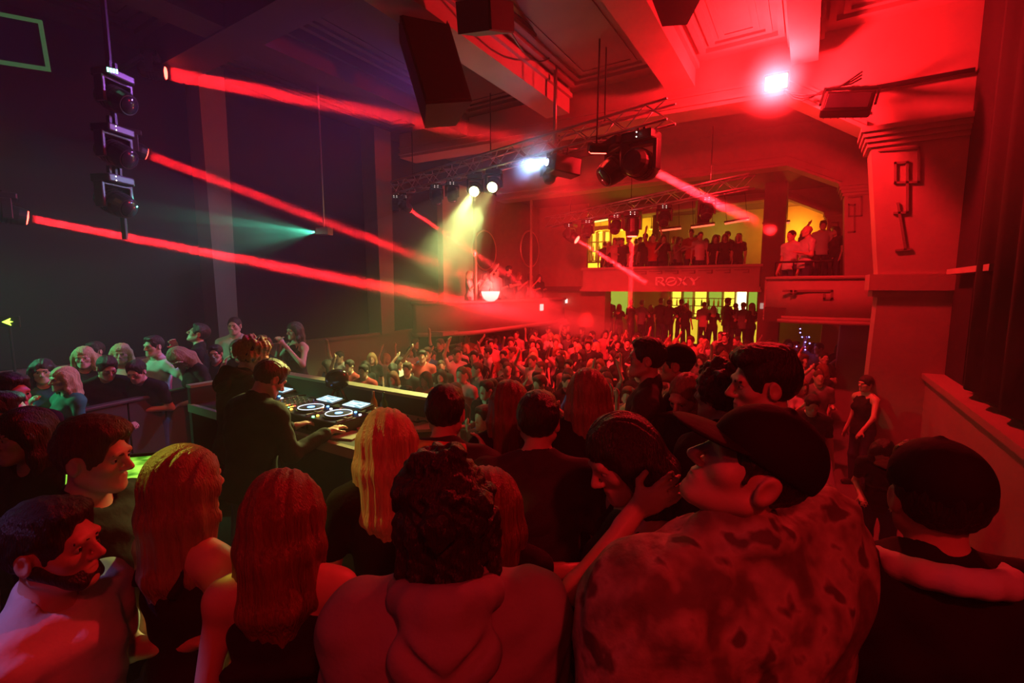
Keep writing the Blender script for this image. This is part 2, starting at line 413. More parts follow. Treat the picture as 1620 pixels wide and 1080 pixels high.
# key frieze under the coping
zt, zb = 2.71, 2.60
fx = gx0 + 1.9
k = 0
while fx < gx1 - .5:
    MB().box((fx, GY - .03, zt - .03), (fx + .42, GY + .01, zt)).box((fx + .39, GY - .03, zb), (fx + .42, GY + .01, zt)).box((fx + .25, GY - .03, zb), (fx + .42, GY + .01, zb + .03)).build('key_relief', RELIEF, gal)
    fx += .52
LET = mat('pale_lettering', (.95, .88, .84), .4)
def letter(kind, x, z, h, w):
    t = .045; mb = MB(); y0, y1 = GY - .035, GY + .01
    def bar(a, b, tt=t):
        a, b = Vector((x + a[0]*w, 0, z + a[1]*h)), Vector((x + b[0]*w, 0, z + b[1]*h)); v = (b - a).normalized(); u = Vector((-v.z, 0, v.x)) * tt * .5
        q = [a + u, b + u, b - u, a - u]
        mb.add([Vector((p.x, y0, p.z)) for p in q] + [Vector((p.x, y1, p.z)) for p in q], [(0,1,2,3),(7,6,5,4),(0,4,5,1),(1,5,6,2),(2,6,7,3),(3,7,4,0)])
    if kind == 'R':
        bar((.12, 0), (.12, 1), .07); bar((0, .03), (.28, .03), .03); bar((0, .97), (.6, .97)); bar((.1, .5), (.6, .5)); bar((.6, .97), (.82, .85)); bar((.82, .85), (.82, .62)); bar((.82, .62), (.6, .5)); bar((.45, .5), (1, 0), .06)
    if kind == 'O':
        n = 18
        pts = [(.5 + .5 * math.cos(2*math.pi*i/n), .5 + .48 * math.sin(2*math.pi*i/n)) for i in range(n + 1)]
        for a, b in zip(pts[:-1], pts[1:]): bar(a, b, .05)
        bar((-.05, .30), (1.05, .70), .035)
    if kind == 'X':
        bar((.1, 1), (.9, 0), .075); bar((.9, 1), (.1, 0), .035); bar((0, .98), (.3, .98), .03); bar((.7, .02), (1, .02), .03); bar((.72, .98), (1, .98), .03); bar((0, .02), (.28, .02), .03)
    if kind == 'Y':
        bar((.08, 1), (.5, .5), .07); bar((.95, 1), (.5, .5), .035); bar((.5, .5), (.5, 0), .07); bar((.35, .02), (.65, .02), .03); bar((-.05, .98), (.25, .98), .03); bar((.8, .98), (1.05, .98), .03)
    return mb.build('letter', LET, gal)
lx0, lx1 = px2(1037, 448, GY)[0], px2(1106, 448, GY)[0]
lw = (lx1 - lx0) / 4.35
for i, ch in enumerate('ROXY'):
    letter(ch, lx0 + i * lw * 1.12, 2.22, .27, lw)

# ------------------------------------------------------------------ rounded box balcony on the side wall
BY = 11.9
def bx(px, py=470): return pY(px, py, BY).x
b0, b1 = bx(1206), 1.62
zt_, zb_ = pY(1280, 440, BY).z, pY(1280, 512, BY).z
box = empty('balcony', (0, 0, 0)); tag(box, 'rounded plaster box balcony on the side wall where two men stand', 'balcony', kind='structure')
def bulge(z0, z1, out, m, name, t=.14):
    n = 22; vs = []; fs = []
    for i in range(n + 1):
        s = i / n; x = b0 + (b1 - b0) * s
        y = BY + .55 * (abs(2 * s - 1) ** 3.2) * (1 if s < .5 else .4) - out
        vs += [(x, y, z0), (x, y, z1), (x, y + t + out, z0), (x, y + t + out, z1)]
    for i in range(n):
        a, b = 4*i, 4*i + 4
        fs += [(a, b, b+1, a+1), (a+2, a+3, b+3, b+2), (a+1, b+1, b+3, a+3), (a, a+2, b+2, b)]
    fs += [(0, 1, 3, 2), (4*n, 4*n+2, 4*n+3, 4*n+1)]
    return link_mesh(name, vs, fs, m, box, True)
bulge(zb_ + .14, zt_, 0, gpl, 'parapet')
bulge(zt_ - .02, zt_ + .05, .05, gpl, 'coping')
bulge(zb_ + .07, zb_ + .15, .05, gpl, 'cornice'); bulge(zb_, zb_ + .08, .10, gpl, 'cornice')
BFLOOR = zt_ - .64
MB().box((b0 + .05, BY + .12, zb_ + .02), (1.7, BY + 2.9, BFLOOR)).build('slab', mat('gallery_slab', (.1, .08, .07), .7), box)
MB().box((b0, BY + .5, zb_ + .02), (b0 + .12, BY + 2.9, zt_)).build('side_wall', gpl, box)
key_relief([(1240, 460), (1252, 460), (1252, 465), (1258, 465), (1258, 460), (1316, 460), (1316, 472), (1304, 472), (1304, 466)], BY - .005, .045, .03, 'key_relief', RELIEF, box)
# glass-topped rail of the box balcony
rl = empty('guard_rail', (b0 + .2, BY + .35, zt_)); tag(rl, 'black metal guard rail standing on the rounded balcony', 'railing')
zr = pY(1250, 413, BY).z - zt_
MB().rod((0, 0, zr), (1.05, 0, zr), .022).build('top_rail', BLKMETAL, rl)
for k in range(4): MB().rod((k * .35, 0, 0), (k * .35, 0, zr), .014, 6).build('post', BLKMETAL, rl)

# ------------------------------------------------------------------ low gallery along the left wall
lg = empty('balcony', (0, 0, 0)); tag(lg, 'low curved gallery along the left wall behind the crowd', 'balcony', kind='structure')
def lgal(z0, z1, x, m, name, t=.16):
    n = 24; vs = []; fs = []
    for i in range(n + 1):
        s = i / n; y = 9.1 + 7.0 * s
        xx = x - .9 * max(0, 1 - s / .22) ** 2
        vs += [(xx, y, z0), (xx, y, z1), (xx - t, y, z0), (xx - t, y, z1)]
    for i in range(n):
        a, b = 4*i, 4*i + 4
        fs += [(a, b, b+1, a+1), (a+2, a+3, b+3, b+2), (a+1, b+1, b+3, a+3), (a, a+2, b+2, b)]
    fs += [(0, 1, 3, 2), (4*n, 4*n+2, 4*n+3, 4*n+1)]
    return link_mesh(name, vs, fs, m, lg, True)
lgal(.95, 1.72, -7.75, gpl, 'parapet'); lgal(1.70, 1.78, -7.68, gpl, 'coping', .3); lgal(.86, .97, -7.65, gpl, 'cornice', .3)
MB().box((XL, 9.3, .9), (-7.95, 16.0, 1.0)).build('slab', gpl, lg)
# wall behind the left gallery with tall posts and ring mirrors
wb = MB().box((XL - .2, 10.6, 1.0), (XL + .0, 21.0, 5.2)).build('wall_left_rear', mat('red_ochre_wall', (.30, .20, .15), .75, var=.2))
struct(wb, 'ochre wall behind the low gallery carrying round mirrors', 'wall')

sbox('wall_spill_block', (XL, 16.35, 2.2), (gx0 - .02, 16.5, 5.2), mat('red_ochre_wall', (.30, .20, .15), .75), 'added ochre wall blocking bar light at the left end of the gallery', 'wall')  # wall added to keep yellow bar light off the low gallery

# ================================================================== bars
YEL = (1.0, 0.72, 0.04)
def on_y(px, py, Y): return pY(px, py, Y)
# upper bar: lit shelving, counter, bottles
ub = empty('bar_shelf', (0, 0, 0)); tag(ub, 'backlit yellow shelving of the upper bar at the gallery end', 'shelf')
a, b = on_y(934, 432, 20.6), on_y(966, 366, 20.6)
MB().box((a.x, 20.75, 2.2), (b.x, 20.85, b.z)).build('lit_panel', emis('bar_yellow_glow', (1, .70, .05), 1.6), ub)
shelf_z = []
for i in range(4):
    z = 2.95 + i * .42; shelf_z.append(z)
    MB().box((a.x, 20.45, z), (b.x, 20.75, z + .03)).build('shelf_board', mat('dark_wood', (.10, .06, .03), .5), ub)
for i in range(4):
    x = a.x + (b.x - a.x) * i / 3
    MB().box((x - .02, 20.45, 2.2), (x + .02, 20.75, b.z)).build('upright', mat('dark_wood', (.10, .06, .03), .5), ub)
bcols = [mat('bottle_amber', (.35, .14, .02), .1), mat('bottle_green', (.04, .16, .05), .1), mat('bottle_clear', (.6, .6, .5), .1)]
bm_ = MB().lathe([(.001, 0), (.035, 0), (.036, .16), (.030, .20), (.013, .24), (.012, .30), (.014, .305), (.001, .31)], 10)
rnd = random.Random(4)
bname = ['amber', 'green', 'clear']
bmesh_ = {}
for z in shelf_z[:3]:
    x = a.x + .12
    while x < b.x - .1:
        kcol = rnd.randrange(3)
        if kcol not in bmesh_:
            o = bm_.build('bottle', bcols[kcol], None, True); bmesh_[kcol] = o.data
        else:
            o = bpy.data.objects.new('bottle', bmesh_[kcol]); COL.objects.link(o)
        o.location = (x, 20.60, z + .03)
        lev = {0: 'lowest', 1: 'middle', 2: 'top'}[shelf_z.index(z)]
        tag(o, '%s glass bottle on the %s lit shelf of the upper bar' % (bname[kcol], lev), 'bottle', '%s bottles on the %s bar shelf' % (bname[kcol], lev))
        x += rnd.uniform(.11, .2)
c0, c1 = on_y(968, 430, 19.6), on_y(1004, 430, 19.6)
bc = empty('bar_counter', (0, 0, 0)); tag(bc, 'upper bar counter with glowing yellow front', 'counter')
MB().box((a.x, 19.4, 3.22), (c1.x, 19.9, 3.28)).build('counter_top', mat('dark_wood', (.1, .06, .03), .5), bc)
MB().box((a.x, 19.55, 2.2), (c1.x, 19.85, 3.22)).build('lit_front', emis('counter_glow', (1, .66, .03), 1.8), bc)
# side reveal of the bar alcove (pale slanted frame)
fr = MB().prism([(a.x - .25, 2.2), (a.x - .05, 2.2), (a.x - .05, 3.9), (a.x + .9, 4.55), (c1.x + .4, 4.62), (c1.x + .4, 4.75), (a.x + .8, 4.72), (a.x - .25, 4.02)], 'y', 19.0, 19.14).build('trim_alcove', mat('cream_frame', (.6, .52, .38), .6))
struct(fr, 'cream slanted frame round the upper bar alcove', 'trim')
for px, yy, w in ((950, 19.9, 130), (985, 19.6, 150), (1030, 20.0, 60)):
    p = on_y(px, 372, yy); point('upper_bar_lamp_light', (p.x, yy, 4.4), (1, .62, .03), w * .75, .12)
lamp_mesh = None
for px, yy in ((950, 19.9), (985, 19.6), (1030, 20.0)):
    p = on_y(px, 372, yy)
    o = MB().lathe([(.02, .0), (.10, .0), (.07, .12), (.02, .16), (.015, .645), (.001, .645)], 12).build('pendant_lamp', mat('cream_frame', (.6, .52, .38), .6), None, True)
    o.location = (p.x, yy, 4.56)
    tag(o, 'small pendant lamp hanging over the upper bar', 'lamp', 'pendant lamps over the upper bar')
# greenish and orange wall fields to the right of the upper bar
def panel(px0, px1, py0, py1, Y, m, name, label, cat):
    p, q = on_y(px0, py1, Y), on_y(px1, py0, Y)
    o = MB().box((p.x, Y, p.z), (q.x, Y + .08, q.z)).build(name, m); tag(o, label, cat); return o
point('green_corner_light', tuple(on_y(1135, 366, 20.0)), (.55, .85, .12), 18, .1)
point('orange_corner_light', tuple(on_y(1262, 362, 20.3)), (1, .30, .02), 120, .1)
p = on_y(1052, 400, 20.9)
sbox('wall_partition', (p.x - .12, 19.3, 2.2), (p.x + .12, 21.05, 5.2), mat('dark_partition', (.06, .05, .04), .8), 'dark partition pier behind the gallery crowd', 'wall')
# ceiling light strips over the gallery
def strip(px0, py0, px1, py1, Y, m, label, thick=.05):
    p, q = pY(px0, py0, Y), pY(px1, py1, Y)
    r = empty('light_strip', (p + q) * .5)
    d = q - p; L = d.length
    r.rotation_euler = Vector((d.x, d.y, d.z)).to_track_quat('X', 'Z').to_euler()
    MB().chamfer((0, 0, .05), (L, .16, .06), .012).build('housing', BLKMETAL, r)
    MB().chamfer((0, 0, .0), (L * .96, .10, thick), .012).build('tube', m, r)
    for s in (-.4, .4): MB().rod((L * s, 0, .06), (L * s, 0, 5.2 - (p.z + q.z) / 2), .01, 6).build('hanger', BLKMETAL, r)
    tag(r, label, 'lamp')
RS, YS = emis('red_strip_glow', (1, .12, .05), 2.2), emis('yellow_strip_glow', (1, .85, .25), 1.6)
strip(1043, 365, 1078, 361, 17.0, RS, 'red light strip under the gallery ceiling nearest the yellow alcove')
strip(1093, 360, 1131, 355, 17.0, RS, 'red light strip under the gallery ceiling between two others')
strip(1146, 354, 1186, 347, 17.0, RS, 'red light strip under the gallery ceiling nearest the orange corner')
strip(933, 352, 962, 347, 17.5, YS, 'pale yellow light strip under the gallery ceiling by the alcove')
strip(1206, 356, 1250, 352, 17.2, RS, 'reddish light strip above the two men on the round balcony')
# lower bar
lb = empty('back_bar', (0, 0, 0)); tag(lb, 'bright yellow backlit rear wall of the lower bar under the gallery', 'shelf')
def lx(px, Y=20.7): return pY(px, 480, Y).x
GLOW = emis('lower_bar_glow', (.95, .75, .06), 1.7); GLOW2 = emis('lower_bar_white_glow', (1, .95, .45), 4.5); GLOWG = emis('lower_bar_green_glow', (.35, .62, .06), .8)
for p0, p1, m in ((1062, 1078, GLOW), (1080, 1096, GLOWG), (1098, 1118, GLOW), (1120, 1142, GLOWG), (1144, 1162, GLOW), (1165, 1181, GLOW2), (1183, 1198, GLOWG), (960, 990, GLOWG)):
    MB().box((lx(p0), 20.85, .95), (lx(p1), 20.95, 1.98)).build('lit_panel', m, lb)
for z in (1.05, 1.38, 1.70): MB().box((lx(1060), 20.6, z), (lx(1163), 20.85, z + .03)).build('shelf_board', mat('dark_wood', (.1, .06, .03), .5), lb)
for p0 in (1061, 1079, 1097, 1119, 1143, 1163, 1182, 1199): MB().box((lx(p0) - .03, 20.6, -.1), (lx(p0) + .03, 20.9, 2.0)).build('upright', mat('dark_wood', (.1, .06, .03), .5), lb)
rnd = random.Random(9)
for z in (1.08, 1.41):
    x = lx(1063)
    while x < lx(1160):
        kcol = rnd.randrange(3)
        o = bpy.data.objects.new('bottle', bmesh_[kcol]); COL.objects.link(o); o.location = (x, 20.72, z)
        lev = 'lower' if z < 1.2 else 'upper'
        tag(o, '%s glass bottle on the %s shelf behind the lower bar' % (bname[kcol], lev), 'bottle', '%s bottles on the %s shelf of the lower bar' % (bname[kcol], lev))
        x += rnd.uniform(.14, .3)
lc = empty('bar_counter', (0, 0, 0)); tag(lc, 'lower bar counter with glowing yellow front panels', 'counter')
MB().box((lx(1056, 19.2), 18.9, .96), (lx(1203, 19.2), 19.5, 1.02)).build('counter_top', mat('dark_wood', (.1, .06, .03), .5), lc)
for p0, p1 in ((1058, 1080), (1084, 1106), (1110, 1132), (1136, 1158), (1162, 1200)):
    MB().box((lx(p0, 19.2), 19.0, .0), (lx(p1, 19.2), 19.1, .94)).build('lit_front', emis('counter_front_glow', (1, .72, .04), .9), lc)
MB().box((lx(1056, 19.2), 19.1, -.1), (lx(1203, 19.2), 19.4, .96)).build('counter_body', mat('dark_wood', (.1, .06, .03), .5), lc)
for px in (1085, 1150): point('lower_bar_light', tuple(Vector((lx(px, 19.9), 19.9, 1.85))), (1, .68, .05), 24, .1)
pb = pY(1191, 484, 15.7)
nb_ = MB().chamfer((0, 0, 0), (.17, .03, .17), .005).build('notice', emis('notice_glow', (.9, .6, .5), .5)); nb_.location = (pb.x + .05, 15.7, pb.z)
sbox('wall_gallery_pier', (gx1 - .02, GY + .0, -1.0), (gx1 + .55, GY + .9, 5.2), mat('dark_red_wall', (.16, .10, .09), .8), 'dark pier between the lettered gallery and the round balcony', 'wall')
nb_.location.y = GY - .02; nb_.location.x = gx1 + .12
tag(nb_, 'small square lit notice on the dark pier by the lower bar', 'sign')
sbox('wall_gallery_left', (XL, GY + .3, -1.0), (pY(957, 480, GY + .3).x, GY + .9, 2.02), mat('ochre_pier', (.26, .19, .12), .8), 'ochre wall under the left end of the gallery', 'wall')

# ------------------------------------------------------------------ wall rings, bowl lamp, small lit signs on the left
def ring(px, py, r, label, m):
    c = pX(px, py, XL + .06)
    root = empty('ring_mirror', c)
    mb = MB(); mb.tube([(0, r * math.cos(t * math.pi / 24), r * math.sin(t * math.pi / 24)) for t in range(49)], .035, 6); mb.build('rim', m, root, True)
    MB().lathe([(.001, 0), (r * .97, 0), (r * .97, .02), (.001, .02)], 40, Matrix.Rotation(math.pi/2, 4, 'Y')).build('disc', mat('ring_disc', (.10, .05, .04), .3), root)
    tag(root, label, 'mirror')
RIM = mat('copper_rim', (.8, .45, .35), .3, .7)
ring(767, 396, .62, 'round wall mirror with copper rim, nearer the yellow spotlights', RIM)
ring(838, 394, .66, 'round wall mirror with copper rim, second from the yellow spotlights', RIM)
ring(880, 388, .62, 'round yellow-lit wall mirror near the upper bar', mat('ochre_rim', (.7, .5, .15), .4))
for px in (752, 840):
    p = pX(px, 440, -7.9)
    o = MB().rod((p.x, p.y, 1.0), (p.x, p.y, 5.2), .05, 10).build('column', mat('red_ochre_wall', (.3, .2, .15), .75))
    struct(o, 'thin round column standing on the low gallery', 'column'); o['group'] = 'columns on the low gallery'
c = pX(776, 462, -7.5)
root = empty('wall_lamp', c); tag(root, 'glowing half-bowl wall lamp on the low gallery front', 'lamp')
MB().lathe([(.001, -.26), (.10, -.25), (.20, -.17), (.25, -.04), (.26, .02), (.22, .02), (.001, .0)], 20).build('bowl', emis('bowl_glow', (1, .42, .36), 3.5), root, True)
MB().box((-.30, -.03, -.05), (-.1, .03, .02)).build('bracket', BLKMETAL, root)
point('bowl_lamp_light', (c.x + .05, c.y, c.z + .2), (1, .10, .08), 160, .1)
for (px, py, sz, lab) in ((857, 486, .22, 'small lit square sign above the crowd beside the low gallery'), (896, 476, .16, 'small reddish lit square sign near the gallery corner')):
    c = pX(px, py, -7.735)
    o = MB().chamfer((0, 0, 0), (.03, sz, sz), .006).build('sign', emis('sign_glow', (1, .65, .6), 2.0)); o.location = c; tag(o, lab, 'sign')

# ================================================================== trusses
def truss(a, b, label, w=.29, seg=.34):
    a, b = Vector(a), Vector(b)
    root = empty('lighting_truss', a); root.rotation_euler = (b - a).to_track_quat('X', 'Z').to_euler()
    L = (b - a).length; h = w / 2
    ch = MB().rod((0, 0, 0), (L, 0, 0), .024, 8).build('chord', ALU, root, True)
    ch.location = (0, -h, h)
    for (y, z) in ((h, h), (-h, -h), (h, -h)):
        o = ch.copy(); COL.objects.link(o); o.parent = root; o.location = (0, y, z)
    n = max(2, int(L / seg)); s = L / n
    bA = MB().rod((0, 0, 0), (s, 0, w), .010, 5).build('brace', ALU, root, True); bA.location = (0, -h, -h)
    bB = MB().rod((0, 0, 0), (s, w, 0), .010, 5).build('brace', ALU, root, True); bB.location = (0, -h, h)
    first = True
    for i in range(n):
        for src, locs in ((bA, ((-h, -h), (h, -h))), (bB, ((-h, h), (-h, -h)))):
            for (y, z) in locs:
                if i == 0 and (y, z) == locs[0]: continue
                o = src.copy(); COL.objects.link(o); o.parent = root
                if i % 2 == 0: o.location = (i * s, y, z)
                else:
                    o.location = ((i + 1) * s, y, z); o.scale = (-1, 1, 1)
    # hangers up to the ceiling
    for t in (.15, .5, .85):
        p = a + (b - a) * t; top = 5.98 if p.y < 14 else 5.2
        MBh = MB().rod((0, 0, 0), (0, 0, top - p.z - h), .012, 6).build('hanger', BLKMETAL, root)
        MBh.matrix_parent_inverse = Matrix()
        MBh.rotation_euler = root.rotation_euler.to_matrix().inverted().to_euler(); MBh.location = root.rotation_euler.to_matrix().inverted() @ (Vector((p.x, p.y, p.z + h)) - a)
    tag(root, label, 'truss')
    return root, a, b
T1a, T1b = pix(612, 303, 12.0), pix(1062, 176, 6.9)
truss(T1a, T1b, 'aluminium box truss crossing the hall, carrying the blue-lit projector')
T2a, T2b = pix(868, 352, 15.6), pix(1190, 286, 10.6)
truss(T2a, T2b, 'aluminium box truss in front of the lettered gallery')
def on_t1(px):
    t = 0.0
    best = min((abs(proj(T1a + (T1b - T1a) * k / 400)[0] - px), k) for k in range(401))[1] / 400
    return T1a + (T1b - T1a) * best
def on_t2(px):
    best = min((abs(proj(T2a + (T2b - T2a) * k / 400)[0] - px), k) for k in range(401))[1] / 400
    return T2a + (T2b - T2a) * best

# ------------------------------------------------------------------ fixtures
LEDM = emis('white_led_dot', (1, .95, .8), 6.0)
def moving_head(loc, target, s, label, lens=None, group=None, leds=True, hang=True):
    """base box, yoke and a barrel head pointing at target; loc = top of the base"""
    loc = Vector(loc); root = empty('moving_head_light', loc)
    d = Vector(target) - loc; yaw = math.atan2(-d.x, d.y); root.rotation_euler = (0, 0, yaw)
    MB().chamfer((0, 0, -.05 * s), (.34 * s, .26 * s, .10 * s), .02 * s).build('base', BLKPLASTIC, root)
    if hang:
        MB().box((-.05 * s, -.02, 0), (-.02 * s, .02, .10)).box((.02 * s, -.02, 0), (.05 * s, .02, .10)).build('clamp', BLKMETAL, root)
    yk = MB().chamfer((-.175 * s, 0, -.24 * s), (.045 * s, .12 * s, .30 * s), .012 * s).chamfer((.175 * s, 0, -.24 * s), (.045 * s, .12 * s, .30 * s), .012 * s).chamfer((0, 0, -.115 * s), (.36 * s, .12 * s, .035 * s), .01 * s).build('yoke', BLKPLASTIC, root)
    lp = Vector((0, 0, -.31 * s))
    dl = Matrix.Rotation(-yaw, 3, 'Z') @ (Vector(target) - (loc + lp)); q = dl.to_track_quat('Z', 'Y').to_matrix().to_4x4(); q.translation = lp
    hd = MB().lathe([(.001, -.20), (.10, -.20), (.135, -.15), (.145, 0), (.145, .12), (.125, .20), (.118, .21), (.001, .20)], 20, Matrix(q) @ Matrix.Scale(s, 4)).build('head', BLKPLASTIC, root, False)
    MB().lathe([(.001, .0), (.108, .0), (.10, .012), (.001, .02)], 20, Matrix(q) @ Matrix.Translation((0, 0, .208 * s)) @ Matrix.Scale(s, 4)).build('lens', lens or mat('dark_lens', (.02, .02, .03), .08), root, True)
    for k in range(3):
        MB().lathe([(.148, -.06 + .05 * k), (.152, -.06 + .05 * k), (.152, -.04 + .05 * k), (.148, -.04 + .05 * k)], 20, Matrix(q) @ Matrix.Scale(s, 4)).build('cooling_rib', BLKMETAL, root)
    if leds:
        ri = root.rotation_euler.to_matrix().inverted()
        for (u, v) in ((-.030, .0), (-.030, .028), (.026, .0), (.026, .028)):
            c = ri @ ((CAMP - loc).normalized() * .16 * s) + Vector((0, 0, -.05 * s))
            side = ri @ Vector((math.cos(YAW), math.sin(YAW), 0))
            cc = c * 1.0 + side * u * s * 1.6; cc.z = -.08 * s + v * s * 1.6
            MB().lathe([(.001, -.007 * s), (.007 * s, 0), (.001, .007 * s)], 6, Matrix.Translation(cc)).build('status_led', LEDM, root)
    tag(root, label, 'stage light', group)
    return root, loc + lp + (Vector(target) - (loc + lp)).normalized() * .23 * s
YGLOW = emis('yellow_green_lens', (.85, 1.0, .30), 60)
RGLOW = emis('red_lens', (1, .03, .02), 25)

def haze_beam(name, a, b, r0, r1, density, label, grad=(0, 1, 1, 1), noise=0.0, nscale=1.0):
    """a tapering body of lit haze along a light path; density varies along it"""
    a, b = Vector(a), Vector(b); L = (b - a).length
    o = MB().rod((0, 0, 0), (0, 0, L), r0, 24, r1).build(name, volume(name + '_volume', density, (1, 1, 1), 0.0, (grad[0] * L, grad[1] * L, grad[2], grad[3]), noise, nscale))
    o.location = a; o.rotation_euler = (b - a).to_track_quat('Z', 'Y').to_euler()
    tag(o, label, 'haze', kind='stuff')
    return o
BEAM_GAIN = 1.0
def red_beam(start, end, r0, r1, watts, dens, label, lamp_label, grad=(0, 1, .6, 2.5), noise=.25, s=.8, wall=False, nscale=1.2, hull_t=1.0):
    start, end = Vector(start), Vector(end)
    d = (end - start); L = d.length; u = d / L
    half = math.atan((r1 - r0) / L)
    back = r0 / math.tan(max(half, .004))
    hw = max(half, math.radians(.45)) + math.radians(.15)
    l = bpy.data.lights.new('red_beam_light', 'AREA'); l.shape = 'DISK'; l.size = r0 * 1.7; l.spread = 2 * hw; l.color = RED
    l.energy = watts / (4 * math.pi) * math.pi * hw * hw * BEAM_GAIN
    sp = bpy.data.objects.new('red_beam_light', l); COL.objects.link(sp); sp.location = start + u * .03; aim(sp, end)
    he = start + d * hull_t
    haze_beam('lit_haze', start + u * .06, he, r0 * 1.15, (r0 + (r1 - r0) * hull_t) * 1.15, dens, label, grad, noise, nscale)
    if lamp_label:
        loc = start - u * .23 * s + Vector((0, 0, .31 * s))
        moving_head(loc, loc - Vector((0, 0, .31 * s)) + u, s, lamp_label, RGLOW, leds=False, hang=False)
    return sp

# ------------------------------------------------------------------ wall-mounted beam lights on the left and their beams through the haze
def wall_beam(px, py, x, end, r0, r1, watts, dens, label, lamp_label, **k):
    st = pX(px, py, x)
    sp = red_beam(st, end, r0, r1, watts, dens, label, lamp_label, **k)
    root = [o for o in bpy.data.objects if o.get('label') == lamp_label][0]
    ri = root.rotation_euler.to_matrix().inverted()
    c = ri @ Vector((-(root.location.x - (XL - .5)) * .5, 0, .0))
    M = ri.to_4x4(); 
    MB().box((-(root.location.x - (XL - .5)), -.03, -.02), (0, .03, .04), M).build('wall_bracket', BLKMETAL, root)
    return sp
wall_beam(46, 345, -8.35, pix(985, 527, 16.3), .058, .40, 300000, .15, 'long red light beam through haze ending on the crowd before the gallery', 'black moving head on the left wall throwing the lowest red beam', grad=(0, 1, .35, 1.5), noise=.15)
wall_beam(233, 244, -8.35, pix(885, 490, 16.0), .085, .32, 130000, .14, 'red light beam through haze passing the green laser', 'black moving head on the left wall throwing the middle red beam', grad=(0, 1, .45, 1.0), noise=.15, hull_t=.93)
wall_beam(264, 116, -8.3, pix(842, 226, 9.4), .115, .24, 210000, .16, 'red light beam through haze under the ceiling', 'black moving head high on the left wall throwing the uppermost red beam', grad=(0, 1, .8, .35), noise=.15)
# heads on the trusses
p = on_t1(640) + Vector((0, 0, -.22))
_, lp = moving_head(p, pix(884, 490, 15.2), .8, 'black moving head under the far left end of the front truss', RGLOW)
red_beam(lp, pix(884, 490, 15.2), .05, .17, 130000, .2, 'short red light beam below the truss beside the yellow spotlights', None, grad=(0, 1, 1.1, .8))
p = on_t2(903) + Vector((0, 0, -.18)); tg = pix(1022, 447, 14.0)
_, lp = moving_head(p, tg, 1.2, 'black moving head on the gallery truss, first from its left wall end', RGLOW)
red_beam(lp, tg, .055, .11, 200000, .3, 'short red light beam falling on the lettered gallery front', None)
p = on_t1(1015) + Vector((.0, 0, -.2)); tg = pix(1196, 352, 12.6)
_, lp = moving_head(p, tg, 1.5, 'large black moving head at the pilaster end of the front truss', RGLOW)
red_beam(lp, tg, .07, .17, 550000, .16, 'red light beam from the front truss towards the gallery ceiling', None, grad=(0, 1, .7, 1.6))
p = on_t1(978) + Vector((0, 0, -.2))
moving_head(p, p + Vector((-.5, -.6, -1.0)), 1.4, 'large black moving head beside the projector on the front truss')
p = on_t2(1001) + Vector((0, 0, -.17)); tg = Vector((p.x, p.y, -.9))
_, lp = moving_head(p, tg, 1.3, 'black moving head on the gallery truss throwing a beam straight down', RGLOW)
red_beam(lp, p + Vector((0, 0, -2.7)), .075, .10, 260000, .3, 'vertical red light beam in front of the gallery lettering', None, grad=(0, 1, 1.2, .9))
for px, lab in ((975, 'black moving head on the gallery truss beside the vertical beam'), (1120, 'black moving head on the gallery truss nearest its pilaster end'), (1052, 'black moving head near the middle of the gallery truss'), (930, 'black moving head on the gallery truss over the yellow alcove')):
    p = on_t2(px) + Vector((0, 0, -.17)); moving_head(p, p + Vector((.1, -.8, -1.2)), 1.05, lab)
# two yellow-green heads lighting the booth
TBL = pZ(545, 650, 1.1)
for px, dy, lab in ((752, 316, 'yellow-green glowing moving head farther from the projector'), (782, 307, 'yellow-green glowing moving head nearer the projector')):
    t = on_t1(px); dd = proj(t)[2]
    lensp = pix(px, dy, dd - .15); loc = Vector((t.x, t.y, t.z - .17))
    r_, lp = moving_head(loc, TBL, .9, lab, YGLOW, leds=False)
    spot('booth_spot_light', lp + (TBL - lp).normalized() * .05, TBL + Vector((.35, -.15, 0)), (.95, 1.0, .26), 2400, 18, .6, .07)
    spot('booth_haze_light', lp + (TBL - lp).normalized() * .05, pix(px - 70, dy + 110, dd - .2), (.75, 1.0, .30), 1700, 40, .8, .07)
LW = Vector(L_WARM)
spot('added_edge_light', LW + (pix(590, 745, 1.78) - LW).normalized() * .06, pix(590, 745, 1.78), (1.0, .80, .14), 420, 7.0, .8, .03)  # two narrow spots added to edge the blonde and auburn hair yellow
spot('added_edge_light', LW + (pix(405, 880, 1.36) - LW).normalized() * .06, pix(405, 880, 1.36), (.85, 1.0, .08), 700, 2.6, .7, .02)
hz = haze_beam('lit_haze', pix(770, 300, 9.9), pix(672, 432, 9.6), .26, 1.5, .22, 'soft yellow-green cone of haze below the two yellow spotlights', (0, 1, 1.5, .12), .3, 1.4)
for px, dz, lab in ((690, .12, 'black moving head with pairs of white status lights on the front truss'), (868, .18, 'black moving head under the projector on the front truss'), (625, .1, 'black moving head at the wall end of the front truss'), (715, .14, 'black moving head beside the yellow spotlights on the front truss')):
    p = on_t1(px) + Vector((0, 0, -dz - .05)); moving_head(p, p + Vector((.3, -.3, -1.3)), .8, lab)
def small_led(px, py, d, col, label, r=.02):
    o = MB().lathe([(.001, -r), (r * .8, -r * .5), (r, 0), (r * .8, r * .5), (.001, r)], 10).build('status_light', emis('led_%s' % label[:12].replace(' ', '_'), col, 14), None, True)
    o.location = pix(px, py, d); tag(o, label, 'led'); return o

